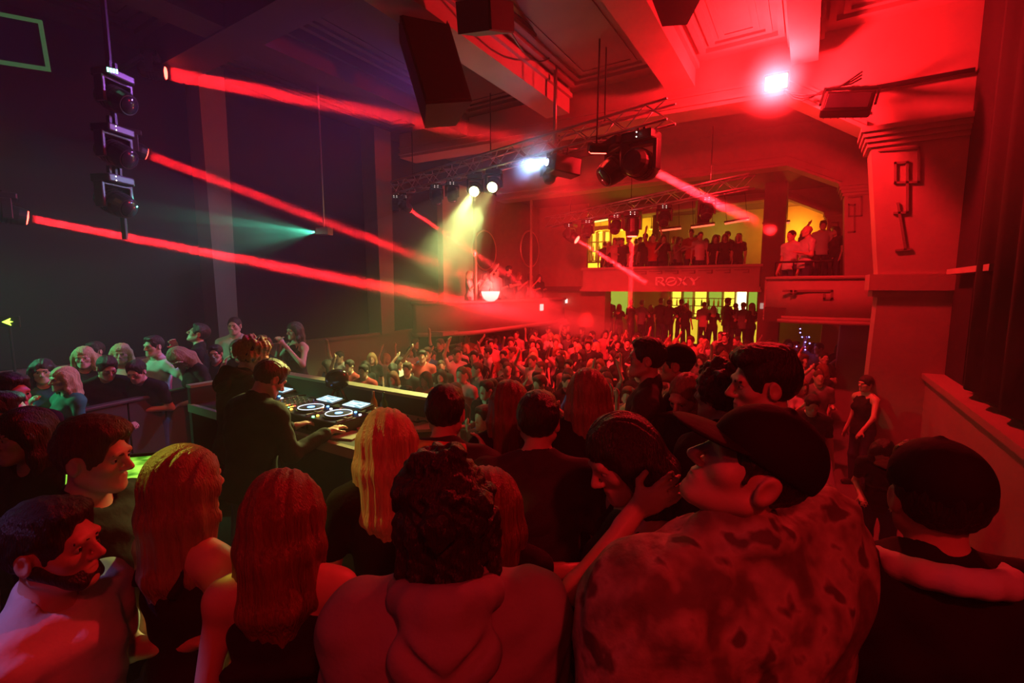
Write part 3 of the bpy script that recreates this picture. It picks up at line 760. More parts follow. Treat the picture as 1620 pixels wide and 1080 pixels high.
# projector with blue-white lens on the front truss
p = on_t1(893); pr = empty('projector', (p.x, p.y, p.z - .42)); pr.rotation_euler = (math.radians(6), 0, YAW + math.radians(112))
tag(pr, 'black box projector with a blinding blue-white lens under the front truss', 'projector')
MB().chamfer((0, 0, 0), (.34, .52, .30), .02).build('body', BLKPLASTIC, pr)
MB().rod((-.08, 0, .14), (-.08, 0, .36), .015, 6).rod((.08, 0, .14), (.08, 0, .36), .015, 6).build('hanger', BLKMETAL, pr)
MB().lathe([(.001, .25), (.075, .25), (.08, .34), (.06, .34), (.055, .30), (.001, .30)], 18, Matrix.Rotation(-math.pi/2, 4, 'X')).build('lens_hood', BLKMETAL, pr)
MB().lathe([(.001, .0), (.05, .0), (.05, .03), (.001, .045)], 18, Matrix.Translation((0, .31, 0)) @ Matrix.Rotation(-math.pi/2, 4, 'X')).build('lens', emis('blue_white_lens', (.35, .65, 1.0), 260), pr, True)
MB().lathe([(.001, -.007), (.007, 0), (.001, .007)], 6, Matrix.Translation((.16, -.265, -.1))).build('status_led', LEDM, pr)
bpy.context.view_layer.update()
lensw = pr.matrix_world @ Vector((0, .37, 0))
spot('projector_light', lensw, lensw + (pr.matrix_world.to_3x3() @ Vector((0, 1, -.5))), (.30, .50, 1.0), 800, 60, .8, .05)
hb = MB().lathe([(.001, -.85), (.5, -.6), (.8, 0), (.5, .6), (.001, .85)], 20).build('lit_haze', volume('projector_haze', .9, (1, 1, 1), 0, radial=.75), None, True)
hb.location = lensw; tag(hb, 'bluish haze glowing round the projector lens', 'haze', kind='stuff')
# drop pole with arm from the ceiling to the truss
po = empty('drop_pole', (0, 0, 0)); tag(po, 'steel pole with a diagonal arm dropping from the ceiling to the front truss', 'pole')
pt = on_t1(878); ptop = Vector((pt.x, pt.y, pix(878, 86, proj(pt)[2]).z))
MB().rod(pt, ptop, .035, 10).build('pole', mat('red_steel', (.35, .3, .3), .35, .8), po, True)
arm_end = pix(800, 0, 4.6); arm_end.z = 5.55
arm_end = Vector((ptop.x - .1, ptop.y - 2.6, 5.6))
MB().rod(ptop, pix(790, 8, 6.0), .05, 8).build('arm', BLKMETAL, po)
MB().rod(pix(790, 8, 6.0), pix(790, 8, 6.0) + Vector((0, 0, .6)), .03, 8).build('hanger', BLKMETAL, po)
MB().chamfer(tuple(ptop), (.14, .14, .12), .02).build('joint', BLKMETAL, po)
cb = [ptop.lerp(pix(790, 8, 6.0), t) + Vector((0, 0, -.35 * math.sin(math.pi * t) - .06)) for t in [i / 8 for i in range(9)]]
MB().tube(cb, .014, 6).build('cable', BLKPLASTIC, po, True)

# ------------------------------------------------------------------ loudspeakers
SPK = mat('speaker_paint', (.011, .010, .013), .7, var=.2, scale=20, bump=.1, bscale=120)
GRL = mat('speaker_grille', (.012, .012, .014), .8, .2, var=.4, scale=160)
def speaker(c, size, rot, label, hang=True, top=6.0):
    root = empty('loudspeaker', c, rot=rot)
    w, d, h = size
    MB().prism([(-w/2, -d/2), (w/2, -d/2), (w*.36, d/2), (-w*.36, d/2)], 'z', -h/2, h/2).build('cabinet', SPK, root)
    MB().chamfer((0, -d/2 - .012, 0), (w*.94, .02, h*.95), .008).build('grille', GRL, root)
    MB().box((-w*.2, -.02, h/2), (-w*.2 + .04, .02, h/2 + .05)).box((w*.2 - .04, -.02, h/2), (w*.2, .02, h/2 + .05)).build('rigging_bracket', BLKMETAL, root)
    if hang:
        R = Euler(rot).to_matrix(); Ri = R.inverted()
        for sx in (-.18, .18):
            a = Vector((sx * w, 0, h/2 + .04)); wp = Vector(c) + R @ a
            MB().rod(a, Ri @ (Vector((wp.x, wp.y, top)) - Vector(c)), .012, 6).build('hanging_cable', BLKMETAL, root)
    tag(root, label, 'loudspeaker'); return root
speaker(pix(683, 112, 6.2), (.62, .55, 1.25), (math.radians(-14), math.radians(-12), YAW + math.radians(24)), 'large dark tapered loudspeaker hanging before the front truss')
speaker(pix(1066, -12, 5.9), (.60, .5, .50), (math.radians(-12), 0, YAW - math.radians(8)), 'black loudspeaker hung under the ceiling coffer above the platform')
speaker(pix(1456, 140, 7.3), (.26, .26, .46), (0, 0, YAW + math.radians(10)), 'narrow black loudspeaker on the wall above the large pilaster', True)
speaker(pix(765, 28, 5.6), (.55, .5, .32), (math.radians(10), math.radians(-20), YAW + 1.0), 'black bass cabinet hanging by the diagonal arm under the ceiling', True)
speaker(pix(1110, 335, 13.2), (.34, .3, .62), (0, 0, YAW), 'black loudspeaker hanging before the gallery by the gallery truss', True)

# ------------------------------------------------------------------ lamps on the first portal beam
rf = empty('flood_lamp', L_RED_MAIN); tag(rf, 'blazing red flood lamp fixed to the portal beam by the pilaster', 'lamp')
Mt = Matrix.Rotation(math.radians(25), 4, 'X')
MB().chamfer((0, .06, 0), (.34, .10, .24), .02, Mt).build('housing', BLKMETAL, rf)
MB().chamfer((0, -.01, 0), (.29, .03, .19), .01, Mt).build('glass', emis('red_flood_glow', (1, .075, .03), 55), rf)
MB().box((-.02, .08, .08), (.02, .62, .12)).build('bracket', BLKMETAL, rf)
cabl = [Vector((.1 + .12 * i, .35 - .02 * i, -.02 - .18 * math.sin(math.pi * i / 8))) for i in range(9)]
for k in range(3): MB().tube([c + Vector((0, .03 * k, -.035 * k * math.sin(i))) for i, c in enumerate(cabl)], .012, 6).build('cable', BLKPLASTIC, rf, True)
c = pix(1340, 165, 6.6)
fl = empty('floodlight', c, rot=(math.radians(-28), math.radians(10), YAW - math.radians(34))); tag(fl, 'black rectangular floodlight on an arm at the haunch above the large pilaster', 'stage light')
MB().chamfer((0, 0, 0), (.60, .16, .36), .03).build('housing', BLKMETAL, fl)
MB().chamfer((0, -.085, -.02), (.52, .02, .26), .01).build('front_glass', mat('dark_lens', (.02, .02, .03), .08), fl)
for k in range(6): MB().box((-.25 + .09 * k, .08, -.14), (-.24 + .09 * k, .12, .14)).build('cooling_fin', BLKMETAL, fl)
MB().box((-.34, -.02, .0), (-.31, .02, .30)).box((.31, -.02, .0), (.34, .02, .30)).box((-.34, -.02, .27), (.34, .02, .30)).build('yoke', BLKMETAL, fl)
MB().rod((0, 0, .30), (.05, .3, .62), .025, 8).build('arm', BLKMETAL, fl)
ar = MB().box((0, 0, 0), (1.35, .05, .06)).build('cable_tray', BLKMETAL); ar.location = pY(1345, 150, 8.9); ar.location.x -= .0; ar.location.y = 8.86
tag(ar, 'black cable tray fixed to the haunch beside the black floodlight', 'tray')
# wash lamps; red fills and violet wash are added ones, kept out of sight
VG = emis('violet_glow', (.5, .2, 1), 6)
for nm, L_, tgt, lab, m in (('flood_lamp', L_RED_FILL, (-.3, 1.5, 1.3), 'added red fill lamp hung unseen behind the platform', RGLOW), ('flood_lamp', L_RED_FILL_JACKET, (-.1, 1.05, 1.45), 'added red fill lamp hung unseen by the side wall behind the platform', RGLOW), ('flood_lamp', L_VIOLET_ADDED, (-5.9, .5, 3.3), 'added violet wash lamp hidden behind the large tapered loudspeaker', VG), ('flood_lamp', L_CROWD_FILL, (-4.2, 9.0, -.2), 'added red fill lamp hung among the heads of the front truss', RGLOW),
                            ('flood_lamp', L_VIOLET2, tuple(pix(40, 1010, 1.15)), 'small violet spot lamp hung behind the platform', VG), ('flood_lamp', L_WARM, (-6.3, 2.7, 1.2), 'small warm lamp hung over the barrier', emis('warm_glow', (1, .5, .2), 5)),
                            ('flood_lamp', L_GREEN, (-6.7, 1.9, 1.3), 'green wash lamp on the left wall over the barrier', emis('green_glow', (.1, 1, .4), 8)), ('flood_lamp', L_CROWD_RED, (-5.6, 12.8, .2), 'red flood lamp over the middle of the dance floor', RGLOW)):
    d = (Vector(tgt) - Vector(L_)).normalized(); r = empty(nm, Vector(L_) - d * .06); r.rotation_euler = d.to_track_quat('-Y', 'Z').to_euler()
    MB().chamfer((0, .06, 0), (.30, .12, .22), .02).build('housing', BLKMETAL, r); MB().chamfer((0, -.005, 0), (.25, .02, .17), .006).build('glass', m, r)
    ri = r.rotation_euler.to_matrix().inverted()
    if L_ is not L_GREEN: MB().rod((0, .08, .1), ri @ Vector((0, 0, 6.0 - L_[2])), .015, 6).build('hanger', BLKMETAL, r)
    else: MB().rod((0, .08, .0), ri @ Vector((-.75, 0, 0)), .02, 6).build('bracket', BLKMETAL, r)
    tag(r, lab, 'lamp')
# green laser on a rod
gl = pix(513, 366, 9.0)
lz = empty('laser_projector', gl, rot=(0, 0, YAW + math.radians(82))); tag(lz, 'small laser projector on a rod throwing a green fan', 'laser')
MB().chamfer((0, 0, 0), (.20, .26, .14), .015).build('body', mat('red_grey_metal', (.35, .2, .2), .4, .5), lz)
MB().rod((0, 0, .06), (0, 0, 6.0 - gl.z), .016, 6).build('drop_rod', mat('red_steel', (.35, .3, .3), .35, .8), lz)
MB().lathe([(.001, 0), (.022, 0), (.022, .02), (.001, .03)], 12, Matrix.Translation((0, .13, 0)) @ Matrix.Rotation(-math.pi/2, 4, 'X')).build('aperture', emis('green_aperture', (.45, 1, .8), 60), lz, True)
ga = pix(499, 367, 9.0)
for k, (ex, ey, w, sz) in enumerate(((225, 332, 5200, 4.5), (250, 360, 1700, 4), (320, 398, 1500, 4), (372, 428, 900, 3.5), (280, 375, 1200, 22))):
    spot('green_laser_light', ga, pix(ex, ey, 5.4), (.10, 1.0, .60), w, sz, .6, .006)
ge = pix(195, 350, 5.6)
haze_beam('lit_haze', ga + (ge - ga).normalized() * .03, ge, .03, .80, .12, 'green laser fan glowing in the haze before the narrow pier', (0, 1, 1.0, .0), .35, 1.6)
# tower of moving heads hanging on the left, with a green display
tw = pix(178, 160, 5.2)
tp = MB().rod((tw.x, tw.y, 2.7), (tw.x, tw.y, 6.0), .03, 8).build('hanging_pole', BLKMETAL); tag(tp, 'black pole carrying dim moving heads at the left', 'pole')
for py, lab, dsp in ((128, 'dim moving head with a green lit display on the left pole', True), (214, 'dim moving head in the middle of the left pole', False), (292, 'lowest dim moving head on the left pole', False)):
    p = pix(178, py - 14, 5.1); r_, q = moving_head(p, p + Vector((.9, .4, -.7)), .9, lab, leds=not dsp)
    ri = r_.rotation_euler.to_matrix().inverted(); MB().rod((0, 0, .02), ri @ (Vector((tw.x, tw.y, p.z + .02)) - p), .02, 6).build('arm', BLKMETAL, r_)
    if dsp:
        fx = ri @ ((CAMP - p).normalized()); fx.z = 0; fx.normalize()
        M = Matrix.Translation(fx * .19 + Vector((0, 0, -.05))) @ fx.to_track_quat('Y', 'Z').to_matrix().to_4x4()
        for i in range(4): MB().box((-.045 + i * .024, 0, -.02), (-.028 + i * .024, .012, .02), M).build('display_digit', emis('green_display', (.25, 1, .6), 9), r_)
# screen frame at the far left, its reflected green put in as emission
sc_ = empty('wall_screen', pX(8, 62, -8.3), rot=(0, math.radians(-3), YAW + math.radians(35))); tag(sc_, 'dark wall screen with green reflection glow put into its frame high on the left', 'screen')
MB().box((-.42, 0, -.27), (.34, .05, .27)).build('panel', DARKWALL, sc_)
gfm = emis('green_reflection_glow', (.10, .30, .10), .30, (.06, .12, .06))
for lo, hi in (((-.42, -.02, .25), (.36, .02, .29)), ((.32, -.02, -.29), (.36, .02, .29)), ((-.42, -.02, -.29), (.36, .02, -.25))): MB().box(lo, hi).build('frame_bar', gfm, sc_)
MB().rod((0, .03, .27), (0, .03, 1.2), .012, 6).build('hanger', BLKMETAL, sc_)
# small arrow exit light
ea = pX(12, 509, -8.4); e_ = empty('exit_sign', ea, rot=(0, 0, YAW + math.radians(25))); tag(e_, 'small dark exit sign with a lit yellow-green arrow', 'sign')
MB().chamfer((0, .02, 0), (.22, .03, .14), .008).build('panel', BLKPLASTIC, e_)
MB().prism([(-.05, 0), (.03, .045), (.015, .012), (.05, .0), (.015, -.012), (.03, -.045)], 'y', -.01, .008).build('arrow', emis('arrow_glow', (.5, 1, .05), 5), e_)
MB().rod((0, .03, -.05), (0, .03, -1.3), .015, 6).build('post', BLKMETAL, e_)
# blue fairy lights under the round balcony
FP = [pY(px, py, 13.2) for px, py in ((1266, 508), (1266, 520), (1266, 526), (1269, 533), (1275, 533), (1280, 533), (1274, 541), (1281, 543), (1274, 549), (1274, 553), (1260, 548), (1257, 556), (1252, 561))]
fs_ = empty('string_lights', FP[0]); tag(fs_, 'dangling string of tiny blue lights under the round balcony', 'string lights')
FP[0].z = zb_ + .05
MB().tube([p - fs_.location for p in FP], .006, 5).build('cord', BLKPLASTIC, fs_)
for p in FP[1:]: MB().lathe([(.001, -.018), (.018, 0), (.001, .018)], 8, Matrix.Translation(p - fs_.location)).build('bulb', emis('blue_fairy_glow', (.25, .2, 1), 8), fs_)
lh = MB().lathe([(.001, -.75), (.45, -.55), (.7, 0), (.45, .45), (.001, .55)], 20).build('lit_haze', volume('lamp_haze', 1.1, radial=.62), None, True)
lh.location = (L_RED_MAIN[0], L_RED_MAIN[1] - .25, L_RED_MAIN[2] - .05); tag(lh, 'red haze glowing round the flood lamp on the portal beam', 'haze', kind='stuff')

# ================================================================== the booth
BK = mat('booth_laminate', (.045, .045, .040), .45, var=.2, scale=8)
BKT = mat('booth_rim', (.30, .29, .20), .55, var=.15, scale=8)
tz = 1.08
TX0, TX1, TY0, TY1 = -4.75, -2.42, 2.00, 2.84
bt = empty('disc_jockey_booth', (0, 0, 0)); tag(bt, 'long booth table with raised rim holding the mixing decks', 'table')
MB().box((TX0, TY0, tz - .05), (TX1, TY1, tz)).build('table_top', BK, bt)
MB().box((TX0, TY1 - .02, -.0), (TX1, TY1 + .03, tz + .16)).build('front_panel', BK, bt)
MB().box((TX0 - .03, TY1 - .05, tz + .16), (TX1 + .03, TY1 + .06, tz + .185)).build('rim_cap', BKT, bt)
MB().box((TX0 - .03, TY0, 0), (TX0 + .02, TY1, tz + .16)).build('end_panel', BK, bt)
MB().box((TX0 - .05, TY0, tz + .16), (TX0 + .04, TY1, tz + .185)).build('rim_cap', BKT, bt)
MB().box((TX1 - .04, TY0, 0), (TX1 + .0, TY1, tz - .05)).build('end_panel', BK, bt)
MB().prism([(TX1 - .62, TY1 - .06), (TX1 - .02, TY1 - .06), (TX1 + .12, TY1 - .25), (TX1 - .28, TY0 + .22), (TX1 - .62, TY0 + .42)], 'z', tz, tz + .02).build('corner_shelf', BKT, bt)
MB().box((TX0, TY0 - .02, tz - .06), (TX1, TY0 + .02, tz + .01)).build('front_edge', BKT, bt)
CDJ = mat('deck_plastic', (.02, .02, .022), .35)
SCRN = None
def screen_mat():
    m = bpy.data.materials.new('deck_screen'); m.use_nodes = True; N = m.node_tree.nodes; L = m.node_tree.links
    b = N['Principled BSDF']; b.inputs['Base Color'].default_value = (.02, .02, .02, 1)
    tc = N.new('ShaderNodeTexCoord'); wv = N.new('ShaderNodeTexNoise'); wv.inputs['Scale'].default_value = 6; wv.inputs['Detail'].default_value = 4
    mp = N.new('ShaderNodeMapping'); mp.inputs['Scale'].default_value = (2, 14, 1); L.new(tc.outputs['Object'], mp.inputs[0]); L.new(mp.outputs[0], wv.inputs['Vector'])
    cr = N.new('ShaderNodeValToRGB'); cr.color_ramp.elements[0].position = .42; cr.color_ramp.elements[0].color = (.12, .30, .38, 1); cr.color_ramp.elements[1].position = .6; cr.color_ramp.elements[1].color = (.75, .92, 1, 1)
    L.new(wv.outputs['Fac'], cr.inputs['Fac']); L.new(cr.outputs['Color'], b.inputs['Emission Color']); b.inputs['Emission Strength'].default_value = 1.7
    return m
SCRN = screen_mat()
led = {k: emis('button_' + k, c, 5) for k, c in (('blue', (.15, .4, 1)), ('green', (.2, 1, .3)), ('amber', (1, .5, .05)), ('white', (.9, .95, 1)), ('red', (1, .08, .05)))}
def deck():
    r = empty('media_player')
    MB().chamfer((0, 0, .05), (.32, .40, .10), .012).build('body', CDJ, r)
    MB().chamfer((0, .145, .125), (.25, .13, .015), .005, Matrix.Rotation(math.radians(6), 4, 'X')).build('screen_bezel', CDJ, r)
    s = MB().box((-.10, .09, .136), (.10, .20, .140), Matrix.Rotation(math.radians(6), 4, 'X')).build('screen', SCRN, r)
    j = MB().lathe([(.001, .10), (.108, .10), (.112, .106), (.108, .118), (.085, .122), (.03, .120), (.001, .121)], 28, Matrix.Translation((0, -.04, 0))).build('jog_wheel', mat('jog_metal', (.12, .12, .12), .3, .7), r, True)
    MB().tube([(.098 * math.cos(t * math.pi / 16), -.04 + .098 * math.sin(t * math.pi / 16), .122) for t in range(33)], .0032, 5).build('ring_light', emis('ring_glow', (.8, .9, 1), 1.4), j)
    MB().lathe([(.001, 0), (.03, 0), (.001, .002)], 16, Matrix.Translation((0, -.04, .122))).build('centre_display', led['blue'], j)
    for i, (x, y, k) in enumerate(((-.13, -.17, 'green'), (-.13, -.13, 'amber'), (-.12, .04, 'blue'), (-.12, .07, 'red'), (.13, .05, 'white'), (.04, .085, 'blue'), (-.04, .085, 'white'))):
        MB().lathe([(.001, 0), (.011, 0), (.010, .008), (.001, .008)], 10, Matrix.Translation((x, y, .10))).build('button', led[k], r)
    MB().box((.125, -.17, .10), (.145, -.03, .108)).build('pitch_slider', mat('grey_plastic', (.25, .25, .25), .4), r)
    MB().box((.12, -.10, .108), (.15, -.085, .118)).build('slider_cap', mat('grey_plastic', (.25, .25, .25), .4), r)
    return r
def mixer():
    r = empty('mixing_desk')
    MB().chamfer((0, 0, .05), (.32, .40, .10), .012).build('body', CDJ, r)
    kb = MB().lathe([(.001, 0), (.010, 0), (.008, .018), (.001, .018)], 10).build('knob', mat('grey_plastic', (.25, .25, .25), .4), r)
    kb.location = (-.12, -.02, .10)
    for i in range(4):
        for j in range(5):
            if i == 0 and j == 0: continue
            o = kb.copy(); COL.objects.link(o); o.parent = r; o.location = (-.12 + i * .075, -.02 + j * .04, .10)
        MB().box((-.124 + i * .075, -.16, .10), (-.116 + i * .075, -.06, .103)).build('fader_slot', BLACK, r)
        MB().box((-.134 + i * .075, -.12 + .02 * i, .10), (-.106 + i * .075, -.10 + .02 * i, .116)).build('fader_cap', mat('grey_plastic', (.25, .25, .25), .4), r)
        for j in range(6):
            MB().box((-.098 + i * .075, -.14 + j * .018, .10), (-.09 + i * .075, -.13 + j * .018, .104)).build('level_led', led['green' if j < 3 else 'amber' if j < 5 else 'red'], r)
    MB().box((.09, .15, .10), (.15, .18, .104)).build('effects_display', led['blue'], r)
    return r
dk = deck()
spots_ = [pZ(556, 668, tz), pZ(529, 655, tz), pZ(482, 637, tz), pZ(462, 628, tz)]
xs_ = [-2.98, -3.32, -4.00, -4.34]
names_ = ['nearest the empty corner shelf', 'between mixer and corner shelf', 'second from the far booth end', 'at the far booth end']
for i, x in enumerate(xs_):
    o = dk if i == 0 else copy_tree(dk)
    o.location = (x, 2.30, tz); o.rotation_euler = (0, 0, math.radians(random.Random(i).uniform(-2, 2)))
    tag(o, 'black media player with lit screen, ' + names_[i], 'media player', None)
mx = mixer(); mx.location = (-3.66, 2.30, tz); tag(mx, 'black mixing desk with coloured level lights between the media players', 'mixer')
for x, y, w in ((-3.2, 2.6, 1.2), (-4.3, 2.6, 1.2)): pass
# things on the booth
def small(name, o, loc, label, cat, rz=0):
    o.location = loc; o.rotation_euler = (0, 0, rz); tag(o, label, cat); return o
cabm = mat('cable_rubber', (.05, .05, .045), .5)
rr = random.Random(3)
for i in range(7):
    x = -4.3 + i * .28; pts = [Vector((x + .06 * math.sin(k * 1.3 + i) + k * .03, 2.55 + .030 * k + .05 * math.sin(k + i * 2), tz + .012 + .03 * abs(math.sin(k * 1.7 + i)))) for k in range(7)]
    o = MB().tube(pts, .008, 5).build('audio_cable', cabm, None, True)
    tag(o, 'tangled black audio cable behind the media players on the booth', 'cable', 'cables on the booth')
hp = empty('headphones', (-3.12, 2.66, tz + .01), .5); tag(hp, 'red headphones lying on the booth behind the media players', 'headphones')
MB().tube([(.085 * math.cos(t * math.pi / 10), .085 * math.sin(t * math.pi / 10), .02) for t in range(11)], .009, 6).build('headband', mat('red_gloss', (.5, .03, .03), .3), hp, True)
for s in (-1, 1): MB().lathe([(.001, 0), (.038, 0), (.042, .015), (.034, .035), (.001, .035)], 14, Matrix.Translation((s * .085, 0, 0))).build('ear_cup', mat('red_gloss', (.5, .03, .03), .3), hp, True)
# glossy dark lamp-like figure with a round top on a stand
fg = empty('table_lamp', (pZ(549, 655, tz).x, 2.98, tz)); 
fg.location = pZ(548, 640, tz); fg.location.y = min(fg.location.y, 2.68); fg.scale = (.85, .85, .85)
tag(fg, 'glossy black round-headed lamp on a bent foot at the back of the booth', 'lamp')
GL = mat('black_gloss', (.02, .02, .02), .08)
MB().lathe([(.001, .20), (.07, .20), (.115, .24), (.12, .32), (.10, .37), (.05, .40), (.001, .405)], 20).build('head', GL, fg, True)
for k in range(3):
    t = k * 2.09 + .4; MB().tube([(0, 0, .21), (.05 * math.cos(t), .05 * math.sin(t), .17), (.09 * math.cos(t), .09 * math.sin(t), .09), (.13 * math.cos(t), .13 * math.sin(t), .0)], .016, 7).build('foot', GL, fg, True)
def glass_tumbler(loc, label, col=(.55, .5, .3), h=.12):
    r = empty('drinking_glass', loc)
    MB().lathe([(.001, 0), (.028, 0), (.034, h), (.031, h), (.026, .008), (.001, .008)], 14).build('cup', mat('clear_glass', (.7, .72, .65), .05), r, True)
    MB().lathe([(.001, .009), (.025, .009), (.029, h * .7), (.001, h * .7)], 14).build('drink', mat('drink_amber', (.5, .25, .05), .1), r, True)
    tag(r, label, 'glass'); return r
q = pZ(600, 668, tz)
glass_tumbler((q.x, min(q.y, 2.70), tz), 'half-full glass on the booth beside the small bottles')
for i, (px, py) in enumerate(((592, 662), (608, 664))):
    q = pZ(px, py, tz); o = bpy.data.objects.new('bottle', bmesh_[i]); COL.objects.link(o); o.location = (q.x, min(q.y, 2.74), tz); o.scale = (.85, .85, .75)
    tag(o, ('amber', 'green')[i] + ' small bottle standing at the back of the booth', 'bottle')
pa = MB().box((-.13, -.09, 0), (.13, .09, .012)).build('notebook', mat('paper_grey', (.35, .33, .25), .6)); small('notebook', pa, (-2.80, 2.16, tz), 'flat grey notebook near the booth edge', 'notebook', .3)
# ------------------------------------------------------------------ low black barrier behind which people lean
B0, B1 = pZ(132, 645, .96), pZ(352, 600, .96)
br = empty('barrier', B0); d = B1 - B0; br.rotation_euler = (0, 0, math.atan2(d.y, d.x)); Lb = d.length
tag(br, 'dark panel barrier that people lean on at the back of the platform', 'barrier')
BRM = mat('dark_brown_panel', (.055, .045, .038), .6, var=.2, scale=3)
npan = 4
for k in range(npan): MB().chamfer((Lb * (k + .5) / npan, 0, -.50), (Lb / npan - .012, .05, .92), .008).build('panel', BRM, br)
MB().chamfer((Lb / 2, 0, -.02), (Lb + .06, .10, .04), .012).build('top_rail', BRM, br)
# laptop-like monitor with green picture behind the young man
mo = empty('monitor', pix(190, 768, 2.1)); mo.rotation_euler = (math.radians(-12), math.radians(4), YAW + math.radians(28))
def mon_mat():
    m = bpy.data.materials.new('monitor_picture'); m.use_nodes = True; N = m.node_tree.nodes; L = m.node_tree.links
    b = N['Principled BSDF']; b.inputs['Base Color'].default_value = (.02, .02, .02, 1)
    tc = N.new('ShaderNodeTexCoord'); mp = N.new('ShaderNodeMapping'); mp.inputs['Scale'].default_value = (4, 1, 16)
    nz = N.new('ShaderNodeTexNoise'); nz.inputs['Scale'].default_value = 2.2; L.new(tc.outputs['Object'], mp.inputs[0]); L.new(mp.outputs[0], nz.inputs['Vector'])
    cr = N.new('ShaderNodeValToRGB'); e = cr.color_ramp.elements; e[0].position = .40; e[0].color = (.05, .22, .01, 1); e[1].position = .62; e[1].color = (.45, 1, .08, 1)
    L.new(nz.outputs['Fac'], cr.inputs['Fac']); L.new(cr.outputs['Color'], b.inputs['Emission Color']); b.inputs['Emission Strength'].default_value = 1.3
    return m
MB().chamfer((0, .02, 0), (.40, .03, .27), .008).build('bezel', BLKPLASTIC, mo)
MB().box((-.185, -.002, -.12), (.185, .006, .12)).build('screen', mon_mat(), mo)
Ri = mo.rotation_euler.to_matrix().inverted()
MB().rod((0, .03, -.12), Ri @ Vector((0, .0, -mo.location.z)), .02, 8).build('stand', BLKMETAL, mo)
tag(mo, 'bright green lit monitor on a stand beside the barrier', 'monitor')

# ================================================================== people: implicit surfaces meshed with surface nets
def grid_lines(lo, hi, base, fine=()):
    out = [lo]; x = lo
    while x < hi:
        h = base
        for a, b, s in fine:
            if a - base <= x <= b: h = min(h, s)
        x += h; out.append(x)
    return np.array(out)
class Field:
    """smooth union / difference of tapered capsules and ellipsoids"""
    def __init__(s): s.p = []
    def cap(s, a, b, ra, rb=None, k=.02, op=1):
        s.p.append(('c', np.array(a, float), np.array(b, float), ra, ra if rb is None else rb, k, op)); return s
    def ell(s, c, r, R=None, k=.02, op=1):
        s.p.append(('e', np.array(c, float), np.array(r, float), np.eye(3) if R is None else np.array(R, float), k, op)); return s
    def bounds(s):
        lo, hi = [], []
        for q in s.p:
            if q[-1] < 0: continue
            if q[0] == 'c':
                r = max(q[3], q[4]); lo.append(np.minimum(q[1], q[2]) - r); hi.append(np.maximum(q[1], q[2]) + r)
            else:
                e = np.abs(q[3]) @ q[2]; lo.append(q[1] - e); hi.append(q[1] + e)
        return np.min(lo, 0) - .03, np.max(hi, 0) + .03
    def mesh(s, base, fine=((), (), ()), disp=None):
        lo, hi = s.bounds()
        ax = [grid_lines(lo[i], hi[i], base, fine[i]) for i in range(3)]
        D = np.full([len(a) for a in ax], .25, np.float32)
        for q in s.p:
            if q[0] == 'c':
                r = max(q[3], q[4]); l, h = np.minimum(q[1], q[2]) - r, np.maximum(q[1], q[2]) + r
            else:
                e = np.abs(q[3]) @ q[2]; l, h = q[1] - e, q[1] + e
            m = q[-2] * 1.1 + base * 1.6
            sl = []
            for i in range(3):
                i0 = max(0, np.searchsorted(ax[i], l[i] - m) - 1); i1 = min(len(ax[i]), np.searchsorted(ax[i], h[i] + m) + 1); sl.append(slice(i0, i1))
            if any(t.stop - t.start < 1 for t in sl): continue
            X = ax[0][sl[0]][:, None, None].astype(np.float32); Y = ax[1][sl[1]][None, :, None].astype(np.float32); Z = ax[2][sl[2]][None, None, :].astype(np.float32)
            if q[0] == 'c':
                a, b = q[1], q[2]; ab = b - a; L2 = float(ab @ ab) + 1e-9
                t = np.clip(((X - a[0]) * ab[0] + (Y - a[1]) * ab[1] + (Z - a[2]) * ab[2]) / L2, 0, 1)
                d = np.sqrt((X - a[0] - t * ab[0]) ** 2 + (Y - a[1] - t * ab[1]) ** 2 + (Z - a[2] - t * ab[2]) ** 2) - (q[3] + (q[4] - q[3]) * t)
            else:
                c, r, R = q[1], q[2], q[3]
                U = [((X - c[0]) * R[0, j] + (Y - c[1]) * R[1, j] + (Z - c[2]) * R[2, j]) for j in range(3)]
                k0 = np.sqrt(sum((U[j] / r[j]) ** 2 for j in range(3))); k1 = np.sqrt(sum((U[j] / r[j] ** 2) ** 2 for j in range(3))) + 1e-6
                d = k0 * (k0 - 1) / k1
            sub = D[tuple(sl)]; k = q[-2]
            if q[-1] > 0:
                h_ = np.clip(.5 + .5 * (sub - d) / k, 0, 1); D[tuple(sl)] = sub + (d - sub) * h_ - k * h_ * (1 - h_)
            else:
                d = -d; h_ = np.clip(.5 - .5 * (sub - d) / k, 0, 1); D[tuple(sl)] = sub + (d - sub) * h_ + k * h_ * (1 - h_)
        if disp is not None:
            D = D + disp(ax[0][:, None, None], ax[1][None, :, None], ax[2][None, None, :]).astype(np.float32)
        return surface_nets(D, ax)
CORN = np.array([(i, j, k) for i in (0, 1) for j in (0, 1) for k in (0, 1)])
EDG = [(a, b) for a in range(8) for b in range(a + 1, 8) if np.abs(CORN[a] - CORN[b]).sum() == 1]
